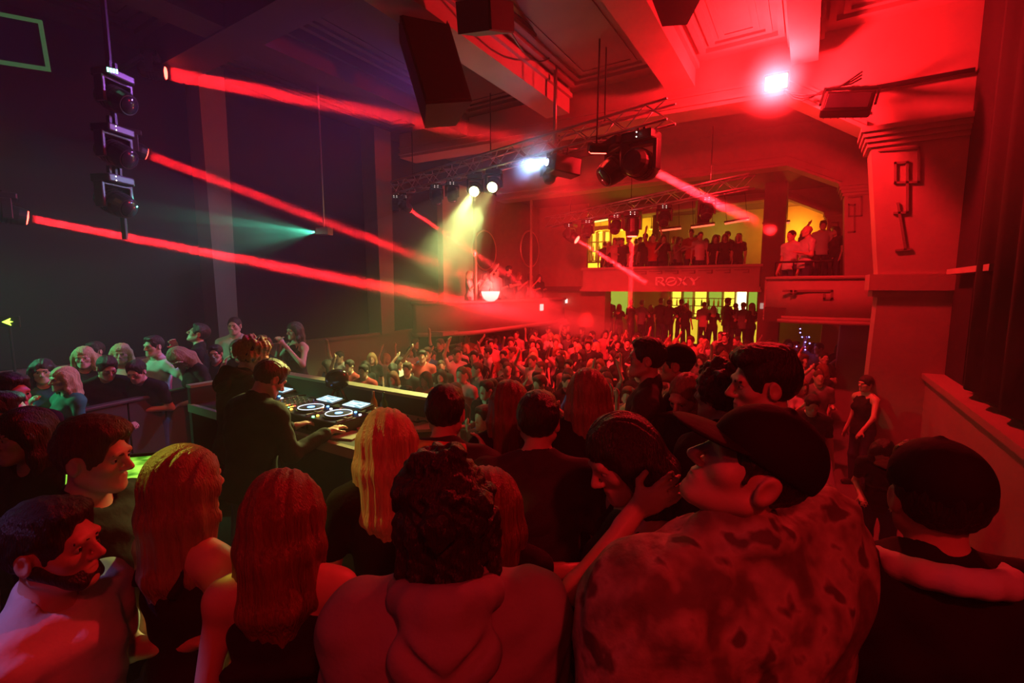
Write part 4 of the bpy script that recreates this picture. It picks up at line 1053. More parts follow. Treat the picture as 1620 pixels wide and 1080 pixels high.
def surface_nets(D, ax):
    S = D < 0
    n = [d - 1 for d in D.shape]
    cnt = np.zeros(n, np.int8)
    for c in CORN: cnt += S[c[0]:c[0] + n[0], c[1]:c[1] + n[1], c[2]:c[2] + n[2]]
    act = (cnt > 0) & (cnt < 8)
    I, J, K = np.nonzero(act); N = len(I)
    vals = np.stack([D[I + c[0], J + c[1], K + c[2]] for c in CORN], 1)
    pos = np.stack([np.stack([ax[0][I + c[0]], ax[1][J + c[1]], ax[2][K + c[2]]], 1) for c in CORN], 1)
    acc = np.zeros((N, 3)); w = np.zeros(N)
    for a, b in EDG:
        va, vb = vals[:, a], vals[:, b]; m = (va < 0) != (vb < 0)
        t = np.where(m, va / np.where(va - vb == 0, 1, va - vb), 0)
        acc += np.where(m[:, None], pos[:, a] + t[:, None] * (pos[:, b] - pos[:, a]), 0); w += m
    V = acc / np.maximum(w, 1)[:, None]
    idx = np.full(n, -1, np.int64); idx[I, J, K] = np.arange(N)
    F = []
    for axis in range(3):
        u, v = [a for a in range(3) if a != axis]
        s0 = [slice(None)] * 3; s1 = [slice(None)] * 3
        s0[axis] = slice(0, -1); s1[axis] = slice(1, None)
        for a in (u, v): s0[a] = slice(1, -1); s1[a] = slice(1, -1)
        A, B = S[tuple(s0)], S[tuple(s1)]
        P = np.stack(np.nonzero(A != B), 1); flip = A[A != B]
        P[:, u] += 1; P[:, v] += 1
        def at(du, dv):
            q = P.copy(); q[:, u] -= du; q[:, v] -= dv; return idx[q[:, 0], q[:, 1], q[:, 2]]
        Q = np.stack([at(1, 1), at(0, 1), at(0, 0), at(1, 0)], 1)
        if axis == 1: flip = ~flip
        Q[~flip] = Q[~flip][:, ::-1]
        F.append(Q)
    F = np.concatenate(F); F = F[(F >= 0).all(1)]
    return V, F
def np_mesh(name, layers):
    """layers: list of (V, F, material); one mesh"""
    me = bpy.data.meshes.new(name)
    off = 0; VV, FF, MI = [], [], []
    for i, (V, F, m) in enumerate(layers):
        VV.append(V); FF.append(F + off); MI.append(np.full(len(F), i, np.int32)); off += len(V); me.materials.append(m)
    V = np.concatenate(VV); F = np.concatenate(FF); MI = np.concatenate(MI)
    me.vertices.add(len(V)); me.vertices.foreach_set('co', V.astype(np.float32).ravel())
    me.loops.add(len(F) * 4); me.loops.foreach_set('vertex_index', F.astype(np.int32).ravel())
    me.polygons.add(len(F)); me.polygons.foreach_set('loop_start', np.arange(0, len(F) * 4, 4, dtype=np.int32))
    try: me.polygons.foreach_set('loop_total', np.full(len(F), 4, np.int32))
    except Exception: pass
    me.polygons.foreach_set('material_index', MI)
    me.polygons.foreach_set('use_smooth', np.ones(len(F), bool))
    me.update(); me.validate()
    return me

def rotm(rx=0, ry=0, rz=0):
    return np.array(Euler((math.radians(rx), math.radians(ry), math.radians(rz)), 'XYZ').to_matrix())
SKIN = mat('skin_light', (.62, .40, .31), .48, var=.08, scale=20, bump=.05, bscale=120)
SKIN2 = mat('skin_tan', (.48, .28, .19), .48, var=.08, scale=20, bump=.05, bscale=120)
HAIRM = {}
def hair_mat(name, col, fine=260):
    if name in MATS: return MATS[name]
    return mat(name, col, .42, var=.55, scale=9, bump=.6, bscale=22, stretch=(9, 9, .9), spec=.6)
H_DARK = hair_mat('hair_black_brown', (.022, .013, .010)); H_BROWN = hair_mat('hair_brown', (.085, .042, .022)); H_BLOND = hair_mat('hair_blonde', (.58, .42, .22)); H_AUB = hair_mat('hair_auburn', (.22, .085, .035))
H_LBROWN = hair_mat('hair_light_brown', (.30, .19, .11))
def cloth(name, col, rough=.85, bump=.35, bs=14): return mat('cloth_' + name, col, rough, var=.2, scale=7, bump=bump, bscale=bs, sheen=.0, spec=.25)
C_BLACK = cloth('black', (.012, .011, .012)); C_GREY = cloth('grey', (.16, .15, .155)); C_WHITE = cloth('white', (.62, .60, .60)); C_RED = cloth('red', (.50, .05, .05)); C_NAVY = cloth('navy', (.02, .025, .06)); C_DGREY = cloth('charcoal', (.055, .05, .052)); C_DENIM = cloth('denim', (.05, .07, .14)); C_BLUE = cloth('blue', (.06, .10, .42)); C_TEAL = cloth('teal', (.03, .22, .17))
EYE_W = mat('eye_white', (.55, .52, .5), .2); EYE_D = mat('eye_dark', (.01, .008, .006), .15); SHOE = mat('shoe_leather', (.02, .018, .018), .4); SHOEW = mat('shoe_white', (.6, .58, .58), .5)

def head_frame(P):
    """rotation and centre of the head in body coordinates"""
    return P['hc'], P['HR']
def hp_(P, v): return P['hc'] + P['HR'] @ (np.array(v, float) * P['hs'])

def add_head(B, P, detail=True):
    R = P['HR']; s = P['hs']; f = P.get('female', False)
    def E(c, r, k=.02, op=1, rr=None): B.ell(hp_(P, c), np.array(r) * s, R if rr is None else R @ rr, k * s, op)
    def C(a, b, ra, rb=None, k=.015, op=1): B.cap(hp_(P, a), hp_(P, b), ra * s, (ra if rb is None else rb) * s, k * s, op)
    E((0, -.012, .035), (.076, .096, .088)); E((0, .024, -.025), (.062, .064, .088), .03)
    E((0, .040, -.082), (.042 if not f else .037, .042, .032), .025); C((0, .076, -.101), (0, .074, -.100), .015, k=.018)
    for t in (-1, 1): C((t * .058, .0, -.052), (t * .018, .070, -.097), .018, .014, k=.025)
    if detail:
        for t in (-1, 1): E((t * .042, .056, -.020), (.022, .022, .020), .022)
        C((-.034, .084, .024), (.034, .084, .024), .012, k=.018)
        for t in (-1, 1): E((t * .032, .097, .002), (.018, .014, .011), .010, -1)
        C((0, .088, .016), (0, .113, -.026), .0080, .0120, k=.010)
        for t in (-1, 1): C((t * .020, .0855, .0125), (t * .044, .0780, .0105), .0058, .0050, k=.005)
        for t in (-1, 1): C((t * .009, .104, -.032), (t * .013, .096, -.033), .0078, k=.007)
        E((0, .074, -.064), (.026, .020, .022), .012); C((-.020, .084, -.0600), (.020, .084, -.0600), .0060, k=.004); C((-.017, .083, -.0715), (.017, .083, -.0715), .0070, k=.004); C((0, .090, -.060), (0, .0895, -.0605), .0062, k=.004)
        C((-.024, .094, -.0655), (.024, .094, -.0655), .0035, k=.003, op=-1)
    else:
        C((0, .09, .012), (0, .105, -.028), .010, .013, k=.012)
    for t in (-1, 1):
        E((t * .080, -.010, -.002), (.012, .024, .034), .010, 1, rotm(0, 0, t * -18))
        if detail: E((t * .094, -.004, .0), (.010, .013, .021), .008, -1, rotm(0, 0, t * -18))
def hand(B, w, d, n, s=1.0, curl=.5, side=1, spread=.15, mitten=False, thumb=.6):
    """w wrist, d direction of the forearm, n palm normal; side +1: thumb towards d x n"""
    w = np.array(w, float); d = np.array(d, float); d /= np.linalg.norm(d); n = np.array(n, float); n -= d * (n @ d); n /= np.linalg.norm(n); u = np.cross(d, n) * side
    R = np.stack([u, d, n], 1)
    B.ell(w + d * .045 * s, np.array([.040, .052, .017]) * s, R, .02)
    if mitten:
        B.cap(w + d * .08 * s, w + d * .13 * s + n * curl * .05 * s, .026 * s, .018 * s, .02); B.cap(w + d * .03 * s + u * .03 * s, w + d * .08 * s + u * .055 * s + n * .02 * s, .014 * s, .011 * s, .012); return
    for i, (o, L) in enumerate(((.030, .068), (.010, .077), (-.011, .071), (-.030, .056))):
        p = w + d * (.088 - abs(o) * .25) * s + u * o * s; dirn = d + u * o * spread * 12
        dirn /= np.linalg.norm(dirn); a = 0
        for j, fr in enumerate((.44, .32, .26)):
            a = curl * (.55 + .6 * j) * (1 + .08 * i)
            q = p + (dirn * math.cos(a) + n * math.sin(a)) * L * fr * s
            B.cap(p, q, (.0092 - .0009 * j) * s, (.0086 - .0009 * j) * s, .006); p = q
    p = w + d * .022 * s + u * .034 * s; t1 = (u * .75 + d * .65 + n * thumb * .6); t1 /= np.linalg.norm(t1)
    q = p + t1 * .040 * s; t2 = (d * .9 + u * (.5 - thumb * .4) + n * thumb * .7); t2 /= np.linalg.norm(t2); r = q + t2 * .032 * s
    B.cap(p - u * .012 * s, q, .015 * s, .0105 * s, .014); B.cap(q, r, .0105 * s, .009 * s, .006)

ARM = {  # elbow and wrist offsets from the shoulder (x outward), forearm palm normal; metres for a 1.75 m person
    'down': ((.055, -.03, -.29), (.075, .06, -.54), (-1, 0, 0)), 'fwd': ((.05, .02, -.28), (-.02, .26, -.22), (-.3, 0, -1)),
    'cross': ((.06, .03, -.28), (-.22, .20, -.20), (0, -1, 0)), 'up': ((.10, .04, .26), (.04, .12, .51), (0, 1, 0)), 'upbent': ((.17, .12, .17), (.02, .20, .38), (0, .3, 1)),
    'phone': ((.07, .14, -.22), (-.05, .34, .04), (-.2, -1, 0)), 'drink': ((.10, .10, -.25), (-.06, .28, -.05), (-1, 0, 0)), 'wide': ((.22, .0, -.16), (.34, .16, .02), (0, 0, -1)),
    'hips': ((.20, -.08, -.22), (.02, .03, -.42), (-1, 0, 0)), 'table': ((.06, .06, -.28), (.02, .33, -.30), (0, 0, -1)), 'lean': ((.12, .10, -.26), (-.12, .30, -.27), (0, 0, -1)),
    'mouth': ((.12, .13, -.20), (-.13, .22, .08), (-1, -.2, 0)),
}
def make_pose(o):
    """joint positions in body coordinates (faces +y, stands at the origin)"""
    P = dict(o); H = o.get('H', 1.75); s = H / 1.75; P['s'] = s; f = o.get('female', False)
    lean = rotm(-o.get('lean', 0), o.get('tilt', 0), 0); piv = np.array([0, 0, .95 * s]); P['lean_m'] = lean
    def T(v): return piv + lean @ (np.array(v, float) * s - piv)
    P['T'] = T
    sw = .170 if f else .190; sw *= o.get('broad', 1.0); P['sw'] = sw
    P['neck'] = T((0, -.02, 1.475)); yw, pt, rl = o.get('head', (0, 0, 0))
    HR = rotm(0, 0, yw) @ rotm(pt, 0, 0) @ rotm(0, rl, 0) @ (np.eye(3) * 1.0)
    P['HR'] = (lean if o.get('headlean', True) else np.eye(3)) @ HR
    P['hs'] = s ** .5 * o.get('hscale', 1.0)
    P['hc'] = P['neck'] + (lean @ np.array([0, .012, .060 * s])) + P['HR'] @ np.array([0, .02, .098]) * P['hs']
    for nm, t in (('l', -1), ('r', 1)):
        sh = T((t * sw, -.01, 1.40)); spec = o.get('arm_' + nm, 'down')
        if isinstance(spec, str): spec = ARM[spec]
        R2 = lean if o.get('armlean', True) else np.eye(3)
        e = sh + R2 @ (np.array(spec[0]) * (t, 1, 1) * s); w = sh + R2 @ (np.array(spec[1]) * (t, 1, 1) * s)
        P['sh' + nm], P['el' + nm], P['wr' + nm], P['pn' + nm] = sh, e, w, np.array(spec[2]) * (t, 1, 1)
    st = o.get('stance', .0)
    for nm, t in (('l', -1), ('r', 1)):
        P['hip' + nm] = np.array([t * .088, 0, .92]) * s; P['kn' + nm] = np.array([t * (.10 + .03 * st), .025 + .05 * st * t, .50]) * s; P['an' + nm] = np.array([t * (.11 + .05 * st), -.015 - .03 * st * t, .085]) * s
    if o.get('sit'): 
        for nm, t in (('l', -1), ('r', 1)):
            P['kn' + nm] = np.array([t * .14, .42, .95]) * s; P['an' + nm] = np.array([t * .14, .40, .50]) * s
    return P
def torso_prims(B, P, e, low=True, up=True, k=.05):
    T, s, f = P['T'], P['s'], P.get('female', False); b = P.get('broad', 1.0); L = P['lean_m']
    B.ell(T((0, -.005, .97)), np.array([.155 if not f else .165, .115, .12]) * s + e, L, k)
    B.ell(T((0, 0, 1.11)), np.array([(.145 if not f else .125) * b, .100 * b, .14]) * s + e, L, k)
    B.ell(T((0, 0, 1.28)), np.array([(.165 if not f else .145) * b, .115 * b, .17]) * s + e, L, k)
    if up:
        w = P['sw'] - .03
        B.cap(T((-w, -.012, 1.405)), T((w, -.012, 1.405)), .054 * s + e, None, k)
        for t in (-1, 1): B.cap(T((t * .115, -.02, 1.44)), T((t * .03, -.025, 1.50)), .042 * s + e, .040 * s + e * .6, k)
    if f:
        for t in (-1, 1): B.ell(T((t * .068, .085, 1.27)), np.array([.06, .055, .058]) * s + e, L, .03)
def arm_prims(B, P, nm, e, upto=2.0, hand_on=False, mitten=False, kk=.03):
    s = P['s']; th = .86 if P.get('female') else 1.0
    sh, el, wr = P['sh' + nm], P['el' + nm], P['wr' + nm]
    B.ell(sh, np.array([.052, .054, .056]) * s * th + e, None, kk + .01)
    t = min(1.0, upto); m = sh + (el - sh) * t
    B.cap(sh, m, .050 * s * th + e, (.050 - .012 * t) * s * th + e, kk)
    if upto > 1:
        t = upto - 1; m = el + (wr - el) * t
        B.cap(el, m, .039 * s * th + e, (.039 - .013 * t) * s * th + e, .025)
    if hand_on:
        d = wr - el; B.cap(el + d * .8, wr + d / np.linalg.norm(d) * .02, .028 * s * th, .024 * s * th, .02)
        o = P.get('hand_' + nm, {})
        hand(B, wr + d / np.linalg.norm(d) * .01, o.get('d', d), o.get('n', P['pn' + nm]), s * (.92 if P.get('female') else 1.0), o.get('curl', .45), (1 if nm == 'l' else -1) * o.get('flip', 1), o.get('spread', .15), mitten, o.get('thumb', .6))
def leg_prims(B, P, e, foot=True, upto=2.0):
    s = P['s']
    for nm, t in (('l', -1), ('r', 1)):
        h, kn, an = P['hip' + nm], P['kn' + nm], P['an' + nm]
        B.cap(h, kn, .085 * s + e, .056 * s + e, .04)
        tt = min(1., upto - 1); B.cap(kn, kn + (an - kn) * tt, .055 * s + e, .055 * s + (.038 - .055) * tt * s + e, .03)
        if foot: B.cap(an + np.array([0, -.03, -.03]) * s, an + np.array([t * .02, .15, -.045]) * s, .038 * s + e, .032 * s + e, .03)

def hair_field(P):
    B = Field(); s = P['hs']; R = P['HR']; k = P.get('hair', 'short')
    def E(c, r, kk=.02, op=1, rr=None): B.ell(hp_(P, c), np.array(r) * s, R if rr is None else R @ rr, kk * s, op)
    def C(a, b, ra, rb=None, kk=.02, op=1): B.cap(hp_(P, a), hp_(P, b), ra * s, (ra if rb is None else rb) * s, kk * s, op)
    disp = None
    c0 = P['hc']
    if k in ('short', 'quiff', 'buzz'):
        g = {'short': .013, 'quiff': .014, 'buzz': .006}[k]
        E((0, -.014, .038), (.077 + g, .096 + g, .090 + g))
        if k == 'quiff': E((0, .058, .100), (.066, .046, .034), .03); E((0, .072, .094), (.052, .030, .022), .02); E((0, -.01, .115), (.07, .08, .03), .03)
        if k == 'short': E((0, .045, .098), (.062, .045, .026), .03)
        E((0, .132, -.022), (.090, .086, .112), .015, -1)
        C((0, .02, -.33), (0, .02, -.31), .27, kk=.02, op=-1)
        for t in (-1, 1): E((t * .088, .012, -.012), (.026, .034, .044), .012, -1); C((t * .073, .028, .036), (t * .071, .030, -.010), .0075, .004, .010)
    if k in ('long', 'longwavy', 'bob', 'bun', 'pony'):
        E((0, -.014, .038), (.090, .110, .104))
        E((0, .140, -.045), (.070, .078, .115), .018, -1)
        if k == 'bun' or k == 'pony':
            C((0, .02, -.33), (0, .02, -.31), .265, kk=.02, op=-1)
            if k == 'bun': E((0, -.10, .10), (.05, .05, .045), .02)
            else:
                C((0, -.10, .07), (0, -.16, .0), .03, .035); C((0, -.16, .0), (0, -.14, -.28), .035, .012)
        L = {'long': .42, 'longwavy': .34, 'bob': .20}.get(k, 0) * P.get('hairlen', 1.0)
        if L:
            RI = R.T
            down = RI @ P['lean_m'] @ np.array([0, 0, -1.0])
            for i, x in enumerate(np.linspace(-.085, .085, 7)):
                ed = 1 - (x / .085) ** 2
                p0 = np.array([x * .9, -.02 - .065 * ed, .02]); p1 = np.array([x * 1.05, -.035 - .065 * ed, -.08]); p2 = p1 + down * L * .42 + np.array([x * .12, -.012, 0]); p3 = p1 + down * (L * (.82 + .18 * ed) + .02 * math.sin(i * 2.1)) + np.array([x * -.1, .0, 0])
                if k == 'longwavy': p2 = p2 + np.array([.02 * math.sin(i * 2), -.01, 0])
                C(p0, p1, .036, .034, .03); C(p1, p2, .034, .031, .03); C(p2, p3, .031, .010, .025)
            for t in (-1, 1):
                q = np.array([t * .082, .02, .0]); q2 = np.array([t * .088, .012, -.10]); C((t * .072, .03, .05), q, .026, .026, .03); C(q, q2, .026, .026, .03); C(q2, q2 + down * L * .62 + np.array([t * .015, -.02, 0]), .027, .010, .03)
            def disp(X, Y, Z, c0=c0):
                a = np.arctan2(X - c0[0], -(Y - c0[1] - .05) + .10)
                return .0016 * np.sin(a * 61 + 2.2 * np.sin((Z - c0[2]) * 7 + 3 * a) + 2 * np.sin(a * 9)) + .0022 * np.sin(a * 23 + 1.3 + 4 * np.sin((Z - c0[2]) * 4 + 2 * a)) + .003 * np.sin(a * 7 + 9 * (Z - c0[2]))
    if k in ('messy', 'curly'):
        E((0, -.02, .035), (.098, .112, .108))
        rr = random.Random(P.get('seed', 1))
        n = 40 if k == 'messy' else 60
        for i in range(n):
            th = rr.uniform(0, 2 * math.pi); ph = rr.uniform(-.75 if k == 'messy' else -.3, 1.0)
            r = .098 + rr.uniform(-.004, .012); v = np.array([math.cos(th) * math.sqrt(max(0, 1 - ph * ph)), math.sin(th) * math.sqrt(max(0, 1 - ph * ph)), ph])
            if v[1] > .45 and v[2] < .55: continue
            cc = np.array([0, -.02, .03]) + v * r * np.array([.98, 1.1, 1.08])
            E(cc, (.020 + rr.random() * .014,) * 3, .014)
        if k == 'messy':
            for x in np.linspace(-.085, .085, 6):
                ed = 1 - (x / .085) ** 2; C((x, -.03 - .06 * ed, -.01), (x * 1.15 + rr.uniform(-.01, .01), -.045 - .065 * ed, -.105 - rr.uniform(0, .035)), .036, .018, .022)
            for t in (-1, 1): C((t * .085, .02, .02), (t * .098, .0, -.09), .026, .014, .02)
        E((0, .140, -.045), (.078, .078, .105), .018, -1)
        def disp(X, Y, Z): return .0045 * np.sin(X * 150 + 2 * np.sin(Z * 60)) * np.sin(Z * 130 + 2 * np.sin(Y * 70)) + .003 * np.sin(Y * 170)
    if disp is None:
        def disp(X, Y, Z): return .0026 * np.sin(X * 190 + 2 * np.sin(Y * 50)) * np.sin(Y * 120 + 2.2 * np.sin(Z * 60))
    if P.get('brows'):
        for t in (-1, 1): C((t * .014, .097, .020), (t * .046, .086, .024), .0052, .0042, .004)
    return B, disp
def cap_fields(P):
    """baseball cap: crown, visor"""
    B = Field(); s = P['hs']; R = P['HR']; q = P.get('capdir', 1)
    def E(c, r, kk=.02, op=1, rr=None): B.ell(hp_(P, c), np.array(r) * s, R if rr is None else R @ rr, kk * s, op)
    E((0, -.012, .050), (.092, .112, .098)); B.cap(hp_(P, (0, 0, -.235)), hp_(P, (0, 0, -.225)), .27 * s, None, .01 * s, -1)
    E((0, 0, .146), (.012, .012, .008), .006)
    V = Field()
    tilt = rotm(-8 * q, 0, 0)
    V.ell(hp_(P, (0, .085 * q, .038)), np.array([.082, .105, .010]) * s, R @ tilt, .01)
    V.ell(hp_(P, (0, .13 * q, -.02)), np.array([.12, .10, .035]) * s, R @ tilt, .012 * s, -1)
    V.ell(hp_(P, (0, -.012, .03)), np.array([.08, .098, .09]) * s, R, .004, -1)
    return B, V

def person_fields(o, res, detail):
    """returns dict layer -> (V, F)"""
    P = make_pose(o); e = o.get('ease', .012); out = {}
    top = o.get('top', 'tee'); sl = o.get('sleeve', .62)
    fx, fy, fz = [], [], []
    if detail:
        c = P['hc']; r = .13; h = res * .55
        fx.append((c[0] - .10, c[0] + .10, h)); fy.append((c[1] - .13, c[1] + .14, h)); fz.append((c[2] - .13, c[2] + .13, h))
        for nm in ('l', 'r'):
            if o.get('fine_' + nm):
                w = P['wr' + nm]; d = w - P['el' + nm]; d = d / np.linalg.norm(d); m = w + d * .09
                for lst, i in ((fx, 0), (fy, 1), (fz, 2)): lst.append((m[i] - .12, m[i] + .12, .0055))
    B = Field()
    torso_prims(B, P, 0); leg_prims(B, P, 0)
    B.cap(P['T']((0, -.025, 1.44)), hp_(P, (0, -.022, -.055)), .056 * P['s'] * (.88 if P.get('female') else 1), .052 * P['hs'] * (.86 if P.get('female') else 1), .03)
    add_head(B, P, detail)
    for nm in ('l', 'r'): arm_prims(B, P, nm, 0, 2.0, True, mitten=not detail)
    out['body'] = B.mesh(res, (fx, fy, fz))
    # clothes
    S = Field()
    wr_amp = o.get('wrinkle', .004)
    ph = o.get('seed', 1) * 1.7
    def wr(X, Y, Z): return wr_amp * (np.sin(Z * 30 + 22 * X + 2.2 * np.sin(X * 9 + ph) + 2 * np.sin(Y * 13)) * np.sin(X * 9 + 1.5 * np.sin(Z * 8 + ph) + ph) + .5 * np.sin(Z * 62 - X * 34 + 2 * np.sin(Y * 30 + ph)))
    torso_prims(S, P, e, up=top not in ('halter', 'strap'))
    if top in ('halter', 'strap'):
        if top == 'strap':
            T = P['T']
            for t in (-1, 1): S.cap(T((t * .10, .09, 1.36)), T((t * .105, -.01, 1.482)), .016, .016, .01); S.cap(T((t * .105, -.01, 1.482)), T((t * .09, -.11, 1.34)), .016, .016, .01)
        else:
            T = P['T']
            for t in (-1, 1): S.cap(T((t * .07, .10, 1.38)), T((t * .035, -.03, 1.51)), .02, .014, .012); 
            S.cap(T((-.12, -.12, 1.24)), T((.12, -.12, 1.24)), .02, .02, .02)
    else:
        for nm in ('l', 'r'): arm_prims(S, P, nm, e, sl, kk=.03 + max(0, e - .012) * 2.2)
    if top in ('hoodie', 'jacket', 'sweater'):
        b_ = P.get('broad', 1.0)
        S.ell(P['T']((0, -.050 - e * .4, 1.31)), np.array([.205 * b_, .088, .135]) * P['s'] + e * .5, P['lean_m'], .09)
        S.ell(P['T']((0, -.035, 1.14)), np.array([.175 * b_, .085, .17]) * P['s'] + e * .5, P['lean_m'], .09)
    S.cap(P['T']((0, -.005, .93)), P['T']((0, -.005, .86)), (.15 + e) * P['s'], (.155 + e) * P['s'], .04)
    if not o.get('sit'): S.cap(P['T']((0, 0, .845 - 3)), P['T']((0, 0, .845 - 2.99)), 2.99 * P['s'], 2.99 * P['s'], .008, -1)
    if top == 'tee' or top == 'sweater':
        S.cap(P['T']((0, -.028, 1.46)), P['T']((0, -.03, 1.497)), .068 * P['s'], .066 * P['s'], .015)
        S.cap(P['T']((0, .0, 1.50)), P['T']((0, -.01, 1.60)), .060 * P['s'], .068 * P['s'], .008, -1)
    if top in ('hoodie', 'jacket'):
        T = P['T']
        if top == 'hoodie':
            HD = Field()
            for i in range(9):
                a0, a1 = math.pi * (i / 9) * 1.25 - .39, math.pi * ((i + 1) / 9) * 1.25 - .39
                f0 = lambda a: (math.cos(a) * (.092 + e * .5), -.025 - math.sin(a) * (.092 + e), 1.482 + .03 * math.sin(a))
                HD.cap(T(f0(a0)), T(f0(a1)), .029 + .010 * math.sin(a0), .029 + .010 * math.sin(a1), .015)
            HD.ell(T((0, -.140 - e, 1.425)), np.array([.105 + e * .5, .050, .080]) * P['s'], P['lean_m'] @ rotm(-12, 0, 0), .03)
            for t in (-1, 1): HD.cap(T((t * .09, -.15 - e, 1.465)), T((0, -.20 - e, 1.40)), .011, .011, .018, -1)
            out['hood'] = HD.mesh(res)
        else:
            for i in range(8):
                a0, a1 = math.pi * (i / 8) * 1.3 - .47, math.pi * ((i + 1) / 8) * 1.3 - .47
                f0 = lambda a: (math.cos(a) * .088, -.022 - math.sin(a) * .075, 1.495 + .015 * math.sin(a))
                S.cap(T(f0(a0)), T(f0(a1)), .024, .024, .012)
        S.cap(T((0, .03, 1.50)), T((0, .0, 1.62)), .058, .068, .01, -1)
    out['top'] = S.mesh(res * 1.0, disp=wr if wr_amp else None)
    Q = Field(); Q.ell(np.array([0, 0, .95]) * P['s'], np.array([.163, .122, .11]) * P['s'] + .004, None, .05); leg_prims(Q, P, .012, foot=False, upto=1.97)
    for nm in ('l', 'r'): Q.cap(P['kn' + nm], P['an' + nm], .064 * P['s'], .058 * P['s'], .04)
    out['trousers'] = Q.mesh(res * 1.6)
    for nm, t in (('l', -1), ('r', 1)):
        Z = Field(); Z.cap(P['an' + nm] + np.array([0, -.035, -.035]), P['an' + nm] + np.array([t * .02, .16, -.045]), .045, .038, .03); Z.cap(P['an' + nm], P['an' + nm] + np.array([0, 0, -.03]), .045, .045, .03)
        out['shoe_' + nm] = Z.mesh(res * 1.3)
    if o.get('hair', 'short') != 'none':
        HB, disp = hair_field(P); h = res * .6 if detail else res
        out['hair'] = HB.mesh(h, disp=disp if detail else None)
    if o.get('cap'):
        cb, cv = cap_fields(P); out['cap_crown'] = cb.mesh(res * .7); out['cap_visor'] = cv.mesh(res * .45)
    if o.get('noshoes'): out.pop('shoe_l'); out.pop('shoe_r')
    if o.get('beard'):
        Bd = Field(); R = P['HR']; s = P['hs']
        Bd.ell(hp_(P, (0, .041, -.083)), np.array([.0445, .0435, .034]) * s, R, .02); Bd.ell(hp_(P, (0, .072, -.068)), np.array([.032, .024, .032]) * s, R, .015)
        for t in (-1, 1): Bd.cap(hp_(P, (t * .066, .005, -.03)), hp_(P, (t * .03, .075, -.095)), .020 * s, .0165 * s, .02)
        Bd.ell(hp_(P, (0, .10, -.064)), np.array([.026, .022, .013]) * s, R, .006, -1); Bd.ell(hp_(P, (0, .10, -.02)), np.array([.05, .06, .035]) * s, R, .008, -1)
        out['beard'] = Bd.mesh(res * .55)
    P['out'] = out
    return P
EYEMESH = None
def eye_mesh():
    global EYEMESH
    if EYEMESH is None:
        bm = bmesh.new(); bmesh.ops.create_uvsphere(bm, u_segments=12, v_segments=8, radius=.0122)
        for f in bm.faces:
            c = f.calc_center_median(); f.material_index = 1 if c.y > .0095 else 0; f.smooth = True
        EYEMESH = bpy.data.meshes.new('eye'); bm.to_mesh(EYEMESH); bm.free(); EYEMESH.materials.append(EYE_W); EYEMESH.materials.append(EYE_D)
    return EYEMESH
def obj_from(name, me, parent=None):
    o = bpy.data.objects.new(name, me); COL.objects.link(o)
    if parent: o.parent = parent
    return o
PEOPLE_LOG = []
def hero(px, py, d, face, label, res=.012, floor=0.0, group=None, mats=None, eyes=False, H=None, **o):
    """a person whose head centre is seen at (px, py) at depth d; face: 0 away, 90 left, -90 right, 180 towards the camera"""
    hc = pix(px, py, d)
    lo = dict(o); lo['H'] = 1.75
    P0 = make_pose(lo)
    if H is None:
        H = 1.75
        for _ in range(4):
            lo['H'] = H; P0 = make_pose(lo); H *= (hc.z - floor) / P0['hc'][2]
    lo['H'] = H
    P = person_fields(lo, res, True)
    yaw = YAW + math.radians(face); cy, sy = math.cos(yaw), math.sin(yaw)
    h = P['hc']; bx_, by_ = hc.x - (cy * h[0] - sy * h[1]), hc.y - (sy * h[0] + cy * h[1])
    root = empty('person', (bx_, by_, floor), yaw)
    PEOPLE_LOG.append((label[:40], round(H, 2), (round(bx_, 2), round(by_, 2))))
    m = {'body': SKIN, 'top': C_BLACK, 'trousers': C_DENIM, 'shoe_l': SHOE, 'shoe_r': SHOE, 'hair': H_DARK, 'cap_crown': C_BLACK, 'cap_visor': C_BLACK, 'beard': H_DARK}; m.update(mats or {})
    nm = {'top': {'tee': 't_shirt', 'hoodie': 'hoodie', 'jacket': 'jacket', 'strap': 'strappy_top', 'halter': 'halter_top', 'sweater': 'sweater'}[o.get('top', 'tee')]}
    capo = topo = None; m.setdefault('hood', m['top'])
    for k, (V, F) in P['out'].items():
        if len(F) == 0: continue
        par = root
        if k == 'cap_visor': par = capo
        if k == 'hood': continue
        ob = obj_from({'cap_crown': 'cap', 'cap_visor': 'visor', 'hood': 'hood', 'shoe_l': 'shoe', 'shoe_r': 'shoe'}.get(k, nm.get(k, k)), np_mesh('person_' + k, [(V, F, m[k])]), par)
        if k == 'cap_crown': capo = ob
        if k == 'top' and 'hood' in P['out']: obj_from('hood', np_mesh('person_hood', [(*P['out']['hood'], m['hood'])]), ob)
    if eyes:
        for t in (-1, 1):
            e = obj_from('eye', eye_mesh(), root); e.location = Vector(hp_(P, (t * .031, .0775, .003))); e.rotation_euler = Matrix(P['HR'].tolist()).to_euler()
    tag(root, label, 'person', group)
    P['root'] = root
    return P

